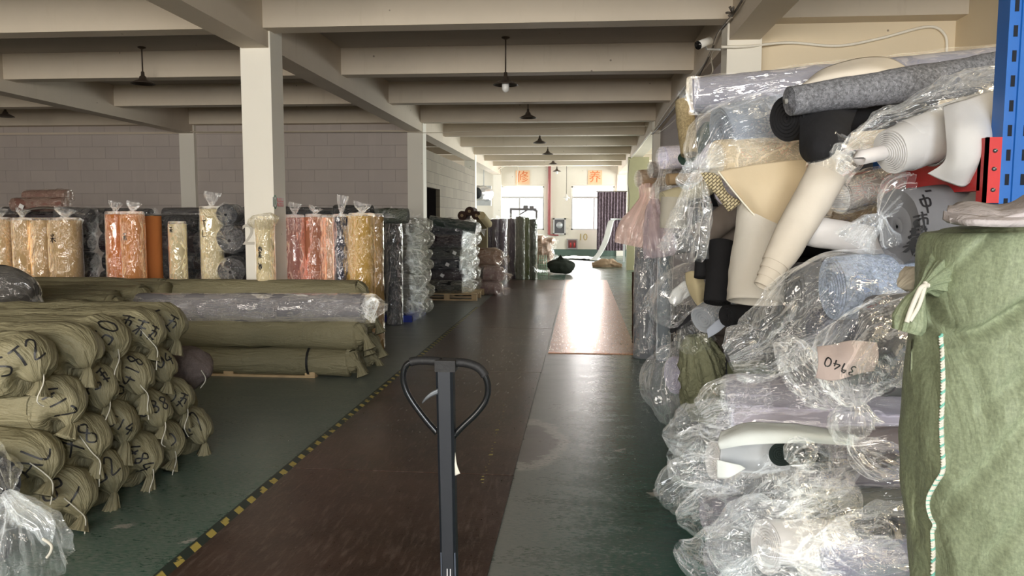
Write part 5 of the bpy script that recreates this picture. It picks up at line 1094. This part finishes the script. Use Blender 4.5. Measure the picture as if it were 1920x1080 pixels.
t = thing('beige_scrap', 'small crumpled beige cloth tuft beside the neck of the green sack', 'cloth', P(1700, 530, 1.9))
fb(t, 'cloth', [((1740, 515, 1.95), 20, .15, .006), ((1715, 522, 1.92), 22, .15, .008), ((1695, 532, 1.9), 12, .25, .006), ((1688, 540, 1.9), 5, .3, .003)], cloth('beige_scrap_cloth', (.52, .47, .38), wrinkle=.4), 12, 44, 30, 7, 16)
# ================================================================ FIXTURES, FAR END, TRUCK
BRZ = plain('dark_bronze_lamp', (.09, .07, .055), .45, .4)
OPAL = plain('opal_glass', (.82, .82, .80), .3)
def lamp(label, x, y, zs, glob, far=False, rad=.165, mat=None):
    t = thing('pendant_lamp', label, 'lamp', (x, y, ZC), 'shaded pendant lamps')
    t.location.z = ZC
    MB().lathe([(.0, ZC), (.055, ZC), (.055, ZC - .012), (.02, ZC - .03), (0, ZC - .03)], (x, y, 0), 20).build('ceiling_rose', BRZ, t, True)
    MB().tube([(x, y, ZC - .01), (x, y, zs + .10)], .010, 10).build('rod', BRZ, t, True)
    MB().lathe([(0, zs + .115), (.022, zs + .115), (.026, zs + .06), (.045, zs + .045), (.055, zs + .01), (rad * .7, zs - .02), (rad, zs - .048), (rad, zs - .054), (rad * .7, zs - .028), (.05, zs - .0), (0, zs - .0)], (x, y, 0), 36).build('lamp_shade', mat or BRZ, t, True)
    if glob:
        MB().lathe([(.035, zs), (.048, zs - .02), (.048, zs - .10), (.040, zs - .125), (.018, zs - .145), (0, zs - .15)], (x, y, 0), 24).build('lamp_glass', OPAL, t, True)
        MB().lathe([(.045, zs + .012), (.054, zs - .0), (.054, zs - .02), (.045, zs - .025)], (x, y, 0), 24).build('collar', BRZ, t, True)
    return t
def LZ(px, py, Y): return P(px, py, Y).z
lamp('nearest pendant lamp over the aisle, white glass below a dark shade', P(948, 150, 10.45).x, 10.45, LZ(948, 152, 10.45), True)
lamp('second pendant lamp over the aisle, flat dark shade without glass showing', P(990, 218, 14.8).x, 14.8, LZ(990, 216, 14.8), False)
lamp('third pendant lamp over the aisle, hanging on a long rod', P(1012, 265, 19.1).x, 19.1, LZ(1012, 264, 19.1), False)
lamp('fourth pendant lamp over the aisle, below the far beams', P(1027, 287, 23.3).x, 23.3, LZ(1027, 286, 23.3), False)
lamp('fifth pendant lamp over the aisle, above the red pipe', P(1037, 307, 27.6).x, 27.6, LZ(1037, 305, 27.6), False)
lamp('sixth and smallest dark pendant lamp, with white bulb, near the far wall', P(1044, 323, 30.2).x, 30.2, LZ(1044, 319, 30.2), True)
lamp('white pendant lamp hanging low between the two far windows', P(1062, 372, 31.5).x, 31.5, LZ(1062, 369, 31.5), True, mat=plain('white_lamp_enamel', (.8, .8, .78), .4), rad=.14)
lamp('pendant lamp over the left bay, seen left of the white column', P(268, 150, 10.65).x, 10.65, LZ(268, 150, 10.65), False)
lamp('pendant lamp cut off by the left edge of the photo', P(10, 215, 14.8).x, 14.8, LZ(10, 214, 14.8), False)
# ---- CCTV camera and cables on the right girder
t = thing('security_camera', 'white bullet security camera on a bracket at the right column', 'security camera', P(1318, 84, 8.1))
a = P(1309, 85, 8.0); b = P(1331, 76, 8.1); d = (b - a).normalized()
vs, fs = sweep([a, a + d * .001, b, b + d * .001], [.034, .040, .040, .03], 20); MB().add(vs, fs + [tuple(range(60, 80))]).build('housing', plain('white_plastic', (.75, .74, .70), .4), t, True)
vs, fs = sweep([a - d * .006, a + d * .004, a + d * .01], [.042, .042, .034], 20); MB().add(vs, fs + [tuple(range(20))]).build('lens', plain('black_glass', (.01, .01, .01), .1), t, True)
MB().tube([P(1322, 84, 8.08), P(1325, 92, 8.12), P(1345, 93, 8.32), P(1350, 93, 8.36)], .011, 8).build('bracket', frame_m, t, True)
CBL = plain('cream_cable', (.62, .56, .46), .6); CBD = plain('dark_cable', (.12, .10, .08), .6)
def cable(label, pts, r, mat=CBL, name='cable', n=60, grp=None):
    return tag(cordline(pts, r, None, name, mat, n), label, 'cable', grp)
def GP(px, py, X=1.465): return PXp(px, py, X)
cable('thick dark cable bundle running down the right girder past the security camera', [GP(1392, 0), GP(1378, 22), GP(1360, 45), GP(1345, 65), GP(1336, 90), GP(1322, 120), GP(1300, 158), GP(1262, 205), GP(1232, 242), GP(1222, 252)], .012, CBD)
cable('pale cable running beside the dark bundle to the second right column', [GP(1372, 32), GP(1352, 55), GP(1340, 80), GP(1328, 108), GP(1308, 135), GP(1282, 165), GP(1250, 208), GP(1226, 244)], .010)
cable('short loose cable looping below the security camera', [GP(1340, 92), GP(1334, 110), GP(1336, 135), GP(1322, 150), GP(1300, 185), GP(1262, 228), GP(1234, 250)], .008)
cable('bundle of pale cables along the far part of the right girder', [GP(1222, 246), GP(1205, 268), GP(1192, 285), GP(1180, 300)], .022)
cable('thin cable hanging down the green post', [P(1180, 300, 23.5), P(1177, 340, 23.5), P(1180, 372, 23.5), P(1176, 430, 23.5)], .012, CBD)
cable('white cable waving across the cream wall panel', [P(1352, 88, 8.30), P(1400, 87, 8.31), P(1480, 80, 8.42), P(1570, 86, 8.43), P(1650, 72, 8.43), P(1740, 50, 8.43), P(1772, 66, 8.43), P(1775, 100, 8.43)], .015, plain('bright_white_cable', (.88, .84, .74), .5))
cable('thin wire strung across the hall under the fourth beam', [P(345, 247, 16.4), P(560, 247, 16.4), P(757, 247, 16.4), P(810, 249, 16.4), P(960, 243, 16.4), P(1215, 236, 16.4)], .008)
cable('white pipe bent along the far left beam to the far window', [P(893, 302, 30), P(930, 318, 31.5), P(940, 315, 32.2), P(968, 306, 32.6), P(970, 350, 32.7)], .02, plain('white_cable', (.74, .70, .60), .5))
t = thing('wire_knot', 'tangle of dark wire ends sticking out of the cable bundle', 'wires', GP(1372, 25))
for k, (x, y) in enumerate(((1362, 24), (1368, 12), (1375, 14), (1366, 30))): cordline([GP(1374, 26), GP((x + 1374) / 2, (y + 24) / 2, 1.42), GP(x, y, 1.40)], .012, t, 'wire_end', CBD, 6)
# ---- column sign and number
t = thing('wall_sign', 'small red and white notice on the side of the front column', 'sign', P(521, 379, 8.4))
X = -3.388; y0 = PXp(511, 380, X).y; y1 = PXp(531, 380, X).y; z0 = PXp(520, 388, X).z; z1 = PXp(520, 370, X).z
MB().box((X, y0, z0), (X + .004, y1, z1)).build('sign_board', plain('sign_white', (.72, .72, .68), .5), t)
ym = y0 + (y1 - y0) * .40
RED = plain('sign_red', (.62, .06, .05), .5)
MB().box((X + .004, ym, (z0 + z1) / 2 + .004), (X + .006, y1 - .006, z1 - .006)).box((X + .004, ym, z0 + .006), (X + .006, y1 - .006, (z0 + z1) / 2 - .004)).build('red_panels', RED, t)
mb = MB(); cy = y0 + (y1 - y0) * .2; cz = (z0 + z1) / 2; r = (y1 - y0) * .17
for k in range(24):
    a0 = 2 * PI * k / 24; a1 = 2 * PI * (k + 1) / 24
    mb.add([(X + .006, cy + r * math.cos(a) * q, cz + r * 1.5 * math.sin(a) * q) for a in (a0, a1) for q in (1, .75)], [(0, 1, 3, 2)])
mb.box((X + .0045, cy - .012, cz - .03), (X + .006, cy + .012, cz + .03)); mb.build('green_symbol', plain('sign_green', (.05, .22, .10), .5), t)
FONT_CACHE = []
def text_mesh(txt, size, ext, mat, name, parent, M):
    c = bpy.data.curves.new('t', 'FONT'); c.body = txt; c.size = size; c.extrude = ext; c.align_x = 'CENTER'; c.align_y = 'CENTER'; c.resolution_u = 4
    o = bpy.data.objects.new('t', c); C.objects.link(o); dg = bpy.context.evaluated_depsgraph_get(); dg.update()
    me = o.evaluated_get(dg).to_mesh(); vs = [M @ v.co for v in me.vertices]; fs = [tuple(p.vertices) for p in me.polygons]
    bpy.data.objects.remove(o); r = link(name, vs, fs, mat, parent, False); return r
YM = Matrix.Rotation(PI / 2, 4, 'X')
XM = Matrix.Rotation(PI / 2, 4, 'Z') @ Matrix.Rotation(PI / 2, 4, 'X')
for k, tx in enumerate(('禁止吸烟', '当心火灾')):
    cz = (z0 + z1) / 2 + (.5 - k) * (z1 - z0) * .5
    text_mesh(tx, (y1 - ym) * .21, .0005, plain('sign_white', (.72, .72, .68), .5), 'sign_text', t, Matrix.Translation((X + .007, (ym + y1) / 2, cz)) @ XM)
o = text_mesh('2', .33, .0006, plain('faded_grey_stencil', (.56, .53, .46), .7), 'painted_number', None, Matrix.Translation(P(466, 442, 8.335)) @ YM)
tag(o, 'faded grey number 2 painted on the front of the white column', 'painted number')
# ---- far end: characters, machine, frames, curtain, duct
for ch, x, lb in (('修', 980, 'orange square sign with the character 修 above the left far window'), ('养', 1115.5, 'orange square sign with the character 养 above the right far window')):
    c = P(x, 333, YF); h = rp(13, YF)
    t = thing('character_sign', lb, 'sign', (c.x, YF - .03, c.z), 'orange character signs on the far wall')
    MB().box((c.x - h, YF - .03, c.z - h), (c.x + h, YF - .005, c.z + h)).build('sign_board', plain('sign_pale_orange', (.86, .58, .36), .6), t)
    text_mesh(ch, h * 1.75, .003, plain('sign_deep_orange', (.72, .20, .06), .6), 'sign_character', t, Matrix.Translation((c.x, YF - .034, c.z)) @ YM)
o = text_mesh('10', .40, .004, plain('gold_number', (.50, .38, .12), .5), 'painted_number', None, Matrix.Translation(P(1093, 445, YF) - V(0, .01, 0)) @ YM)
tag(o, 'gold number 10 on the far wall beside the curtain', 'painted number')
x = P(1030, 400, YF).x; tag(MB().tube([(x, YF - .1, ZC), (x, YF - .1, P(1030, 440, YF).z)], .06, 14).tube([(x, YF - .1, P(1030, 440, YF).z), (x + .4, YF - .1, P(1030, 441, YF).z)], .03, 8).build('drain_pipe', plain('dull_red_pipe', (.34, .10, .10), .5), None, True), 'dull red pipe running down the far wall between the windows', 'pipe')
t = thing('exhaust_fan', 'grey framed wall fan below the red pipe on the far wall', 'fan', P(1048, 424, YF))
a = P(1037, 440, YF); b = P(1061, 409, YF); y = YF - .09
MB().box((a.x, y, a.z), (a.x + .06, YF, b.z)).box((b.x - .06, y, a.z), (b.x, YF, b.z)).box((a.x, y, a.z), (b.x, YF, a.z + .06)).box((a.x, y, b.z - .06), (b.x, YF, b.z)).build('fan_frame', frame_m, t)
MB().box((a.x + .06, YF - .04, a.z + .06), (b.x - .06, YF - .02, b.z - .06)).build('grille', plain('dark_grille', (.10, .10, .11), .5), t)
cc = (a + b) / 2; MB().lathe([(0, YF - .075), (.12, YF - .07), (.14, YF - .045)], (cc.x, 0, cc.z + .05), 20, 'Y').build('fan_hub', plain('pale_metal', (.5, .52, .54), .4, .5), t, True)
t = thing('fire_box', 'small framed red box low on the far wall under the fan', 'box', P(1073, 458, YF))
a = P(1063, 467, YF); b = P(1083, 448, YF); MB().box((a.x, YF - .1, a.z), (b.x, YF, b.z)).build('box_frame', plain('grey_frame', (.35, .34, .33), .5), t)
MB().box((a.x + .05, YF - .11, a.z + .05), (b.x - .05, YF - .10, b.z - .05)).build('box_front', plain('dark_red', (.16, .05, .05), .4), t)
for q in (-.07, .09): MB().lathe([(0, -.0), (.035, 0), (.035, .16), (.02, .2), (0, .2)], ((a.x + b.x) / 2 + q, YF - .13, a.z + .08), 12).build('fire_extinguisher', plain('extinguisher_red', (.5, .05, .05), .4), t, True)
# window machine
DM = plain('dark_machine', (.12, .11, .11), .5)
t = thing('inspection_machine', 'dark machine arm silhouetted in front of the left far window', 'machine', (P(985, 440, 31.6).x, 31.6, 0))
mb = MB()
def seg(a, b, Y, r): mb.tube([P(*a, Y), P(*b, Y)], r, 8)
seg((958, 412), (958, 392), 31.6, .05); seg((956, 392), (1006, 393), 31.6, .05); seg((975, 402), (990, 393), 31.6, .03); seg((1000, 393), (1008, 397), 31.6, .04)
mb.build('frame_arm', DM, t, True)
for (x0_, x1_, a0, a1) in ((983, 992, 385, 392), (995, 1003, 386, 392)):
    MB().box((P(x0_, 0, 31.6).x, 31.5, P(900, a1, 31.6).z), (P(x1_, 0, 31.6).x, 31.75, P(900, a0, 31.6).z)).build('motor', DM, t)
for x in (958, 1006): MB().box((P(x, 400, 31.6).x - .04, 31.55, 0), (P(x, 400, 31.6).x + .04, 31.65, P(x, 394, 31.6).z)).build('leg', DM, t)
MB().box((P(956, 430, 31.6).x, 31.4, .75), (P(1008, 430, 31.6).x, 31.9, .82)).build('table_top', DM, t)
# curtain
def curtain_mat():
    m, nt, out = newmat('plum_curtain'); v = coords(nt); n = tnoise(nt, coords(nt, (9, 1, 4)), 2.5, 5, .7)
    principled(nt, out, cmix(nt, ramp(nt, n, .45, .6), (.11, .08, .10), (.26, .20, .24)), .8); return m
vs = []; fs = []; a = P(1120, 360, 31.9); b = P(1173, 470, 31.9); nX = 90
for j in range(8):
    for i in range(nX):
        f = i / (nX - 1); vs.append(V(a.x + (b.x - a.x) * f, 31.9 + .05 * math.sin(f * 62) + .02 * math.sin(f * 23 + j), a.z + (b.z - a.z) * j / 7))
for j in range(7):
    for i in range(nX - 1): q = j * nX + i; fs.append((q, q + 1, q + nX + 1, q + nX))
k = len(vs); vs += [v + V(0, .012, 0) for v in vs]; fs += [tuple(k + i for i in reversed(f)) for f in list(fs)]
t = thing('curtain', 'long plum patterned curtain hanging over the right part of the right window', 'curtain', ((a.x + b.x) / 2, 31.9, a.z)); link('curtain_cloth', vs, fs, curtain_mat(), t)
MB().tube([a + V(-.05, 0, .02), V(b.x + .05, a.y, a.z + .02)], .02, 8).tube([a + V(0, 0, .02), V(a.x, YF, a.z + .02)], .015, 8).tube([V(b.x, a.y, a.z + .02), V(b.x, YF, a.z + .02)], .015, 8).build('curtain_rod', CBD, t, True)
# white cloth strip drawn from a bar down to the floor, rack
WHC = cloth('white_cloth', (.80, .82, .82))
t = thing('white_cloth_strip', 'long white cloth strip sweeping from a bar down to the floor by the curtain', 'cloth', P(1140, 450, 28))
pts = [(1166, 412, 28), (1148, 413, 28.1), (1143, 425, 28), (1136, 450, 27.5), (1124, 475, 27.2), (1112, 488, 27.0)]
w_ = [.02, .10, .14, .13, .12, .16]
patch('cloth', [[P(x - 2, y, Y) + V(-w / 2, 0, 0) for (x, y, Y), w in zip(pts, w_)], [P(x + 2, y, Y) + V(w / 2, -.05, 0) for (x, y, Y), w in zip(pts, w_)]], WHC, t, .01, 30, 6, .01)
MB().tube([P(1145, 411, 28.1), P(1172, 411, 28.1)], .03, 8).build('cloth_bar', plain('pale_metal', (.5, .52, .54), .4, .5), t, True)
for x in (1171,): MB().box((P(x, 411, 28.1).x - .03, 28.07, 0), (P(x, 411, 28.1).x + .03, 28.13, P(x, 409, 28.1).z)).build('post', plain('pale_metal', (.5, .52, .54), .4, .5), t)
patchy = patch('floor_cloth', [[P(1040, 484, 30) * V(1, 1, 0) + V(0, 0, .03), P(1090, 486, 29) + V(0, 0, .02), P(1130, 488, 28)], [V(P(1045, 480, 31).x, 31, .03), V(P(1090, 480, 31).x, 31, .05), V(P(1125, 482, 30).x, 30, .03)]], WHC, None, .02, wave=.04)
for v in patchy.data.vertices:
    if v.co.z + patchy.location.z < .005: v.co.z = .005 - patchy.location.z
tag(patchy, 'pale cloth lying spread on the floor below the far windows', 'cloth')
o = bag('cloth_heap', [(V(P(1110, 497, 25).x, 25.0, .06), .04, .2, .03), (V(P(1125, 496, 25).x, 25.0, .10), .13, .1, .05), (V(P(1145, 496, 25.1).x, 25.1, .10), .15, .1, .06), (V(P(1166, 497, 25).x, 25.0, .05), .05, .2, .03)], cloth('tan_scrap_cloth', (.50, .36, .25)), None, 9, 32, 30, 7, 6)
tag(o, 'small heap of tan cloth scraps on the floor before the curtain', 'cloth heap')
t = thing('dark_bundle', 'rounded dark green tied bundle lying on the floor at the far row of rolls', 'bundle', (P(1053, 511, 21.6).x, 21.6, 0))
c = P(1053, 497, 21.6); c.z = .20
bag('bundle_cloth', [(c + V(-.37, 0, -.02), .05, .1, .01), (c + V(-.33, 0, 0), .14, .08, .015), (c + V(-.12, 0, .01), .195, .05, .02), (c + V(.12, 0, .01), .195, .05, .02), (c + V(.30, 0, 0), .14, .08, .015), (c + V(.36, 0, -.02), .05, .1, .01)], cloth('dark_green_bundle', (.03, .036, .028), wrinkle=.5), t, 3, 36, 36, 6, 5)
bag('gathered_top', [(c + V(-.05, -.02, .17), .08, .2, .01), (c + V(-.04, -.02, .23), .05, .3, .01), (c + V(.02, -.02, .28), .07, .3, .02)], cloth('dark_green_bundle', (.03, .036, .028)), t, 4, 24, 12, 5, 9)
# pinkish roll pile and green wire cart
for k, (x, y, r) in enumerate(((1018, 450, .13), (1030, 462, .15), (1020, 470, .15), (1034, 478, .14), (1022, 490, .15), (1034, 496, .15), (1037, 452, .10))):
    c = P(x, y, 22.6); c.z = max(c.z, r)
    wrapped_roll('pinkish cream roll end in the small far pile, %s' % ('top left', 'upper middle', 'left middle', 'right of the middle', 'low left', 'low right', 'top right')[k], 'pinkish roll ends behind the far row', c + V(-.9, .4, 0), c, r, cloth('peachy_cloth', (.45, .28, .19)), 420 + k, dens=0, film=FILMM if k % 2 else FILM, gl=.14)
t = thing('wire_cart', 'green wire cart leaning at the foot of the pinkish roll pile', 'cart', (P(1018, 512, 21.0).x, 21.0, 0))
WG = plain('pale_green_wire', (.30, .42, .30), .4, .3); mb = MB()
for k in range(5): mb.tube([P(1010 + 4 * k, 516.5, 21.0), P(1011 + 3.2 * k, 478, 21.1)], .012, 6)
for k in range(4): mb.tube([P(1010, 514 - 9 * k, 21.0), P(1027 - 1.2 * k, 515 - 9 * k, 21.0)], .012, 6)
mb.build('wire_grid', WG, t)
# silver duct at the far left
t = thing('air_duct', 'silver round flexible air duct mounted above the far left wall', 'duct', P(905, 362, 30))
vs, fs = sweep([P(893, 362, 29.5), P(896, 362, 29.7), P(900, 362, 30), P(905, 362, 30.3), P(908, 362, 30.5), P(912, 364, 30.8)], [.22, .29, .27, .30, .27, .29], 28); MB().add(vs, fs + [tuple(reversed(range(140, 168)))]).build('duct_tube', plain('silver_foil', (.62, .64, .66), .25, .8), t, True)
MB().box((P(890, 350, 30.9).x, 30.9, P(0, 384, 30.9).z), (P(921, 350, 30.9).x, 31.0, P(0, 349, 30.9).z)).box((P(906, 350, 30.9).x, 30.92, P(0, 349, 30.9).z), (P(906, 350, 30.9).x + .04, 30.96, ZC - .02)).build('duct_panel', plain('pale_grey_panel', (.5, .51, .5), .5), t)
# ---- hand pallet truck handle
STL = plain('dark_blue_grey_steel', (.011, .014, .020), .45, .3); BLK = plain('black_rubber', (.006, .006, .007), .65, bmp=.5)
Yh = 1.78
def H(x, y, dY=0): return P(x, y, Yh + dY)
t = thing('hand_pallet_truck', 'dark hand pallet truck with loop handle standing in the middle of the aisle', 'pallet truck', V(H(845, 1000).x, Yh - .25, 0))
top = H(835, 690); bot = H(843, 1076); dn = (bot - top).normalized(); base = top + dn * (top.z - .42) / abs(dn.z)
w0, w1 = rp(13.5, Yh), rp(11, Yh)
def bar(p, q, w, d, nm, mat, dw=0, e=.006):
    mb = MB(); ax = (q - p).normalized(); sx = V(1, 0, 0); sx = (sx - sx.dot(ax) * ax).normalized(); sy = ax.cross(sx)
    ring = [(-w + e, -d), (w - e, -d), (w, -d + e), (w, d - e), (w - e, d), (-w + e, d), (-w, d - e), (-w, -d + e)]
    vs = [c + sx * (x * (1 + (dw if c is q else 0))) + sy * y for c in (p, q) for x, y in ring]
    fs = [(i, (i + 1) % 8, 8 + (i + 1) % 8, 8 + i) for i in range(8)] + [tuple(reversed(range(8))), tuple(range(8, 16))]
    return mb.add(vs, fs).build(nm, mat, t)
bar(top, base, rp(16.5, Yh), .021, 'drawbar', STL, -.1)
loop = [(820, 812), (795, 783), (768, 745), (757, 718), (757, 695), (766, 681), (785, 676), (815, 677), (837, 680), (868, 680), (893, 687), (908, 702), (915, 725), (911, 750), (893, 775), (868, 799), (848, 820)]
lp = [P(x, y, Yh + .005 * abs(x - 837) / 80) for x, y in loop]
sp_ = [Vector(q) for q in spline([tuple(p) for p in lp], 80)]
MB().tube(sp_, rp(6.2, Yh), 14).build('loop_handle', plain('black_gloss_steel', (.02, .021, .023), .22, .6), t, True)
MB().tube(sp_[26:38], rp(8.6, Yh), 14).build('grip', BLK, t, True); MB().tube(sp_[42:56], rp(8.6, Yh), 14).build('grip', BLK, t, True)
MB().box(tuple(H(818, 694) - V(0, .022, 0)), tuple(H(856, 674) + V(0, .022, 0))).build('handle_boss', BLK, t)
patch('release_lever', [[H(822, 728, -.02), H(808, 735, -.022), H(797, 745, -.022), H(791, 755, -.02)], [H(822, 739, -.02), H(811, 743, -.022), H(801, 749, -.022), H(793, 756, -.02)]], plain('grey_lever', (.10, .11, .12), .4, .6), t, .005, 12, 4, 0)
patch('torn_strip', [[H(848, 832, .0), H(851, 850, 0), H(852, 872, -.01), H(852, 892, -.01)], [H(851, 832, .0), H(854, 850, 0), H(857, 872, -.01), H(863, 888, -.01)]], plain('white_rag', (.6, .58, .5), .8), t, .003, 12, 5, .004, cell=40)
a_ = H(824, 1030, -.03)
q0 = top + dn * ((H(835, 1030) - top).length)
bar(q0, q0 + dn * .12, rp(15, Yh), .019, 'label_plate', plain('blue_grey_plate', (.07, .085, .115), .45), 0, .002)
mb = MB()
text_mesh('||', .03, .0005, plain('plate_print', (.5, .5, .52), .6), 'plate_print', t, Matrix.Translation(q0 + dn * .05 + V(.002, -.021, 0)) @ YM)
# body below and behind the frame edge: pump, wheels, forks lie out of the photo towards the camera
pz = base
MB().lathe([(.0, .52), (.05, .52), (.055, .44), (.045, .40), (.045, .20), (.07, .18), (.07, .12), (0, .12)], (pz.x, pz.y, 0), 20).build('pump', plain('truck_orange', (.35, .06, .02), .5), t, True)
for s in (-1, 1): MB().lathe([(0, -.028), (.07, -.03), (.085, -.025), (.085, .025), (.07, .03), (0, .028)], (pz.x + .07 * s, pz.y, .085), 24, 'X').build('wheel', BLK, t, True)
for s in (-1, 1): MB().box((pz.x + s * .20 - .08, pz.y - 1.25, .08), (pz.x + s * .20 + .08, pz.y - .12, .13)).build('fork', plain('truck_orange', (.35, .06, .02), .5), t)
MB().box((pz.x - .28, pz.y - .16, .10), (pz.x + .28, pz.y - .08, .30)).build('carriage', plain('truck_orange', (.35, .06, .02), .5), t)
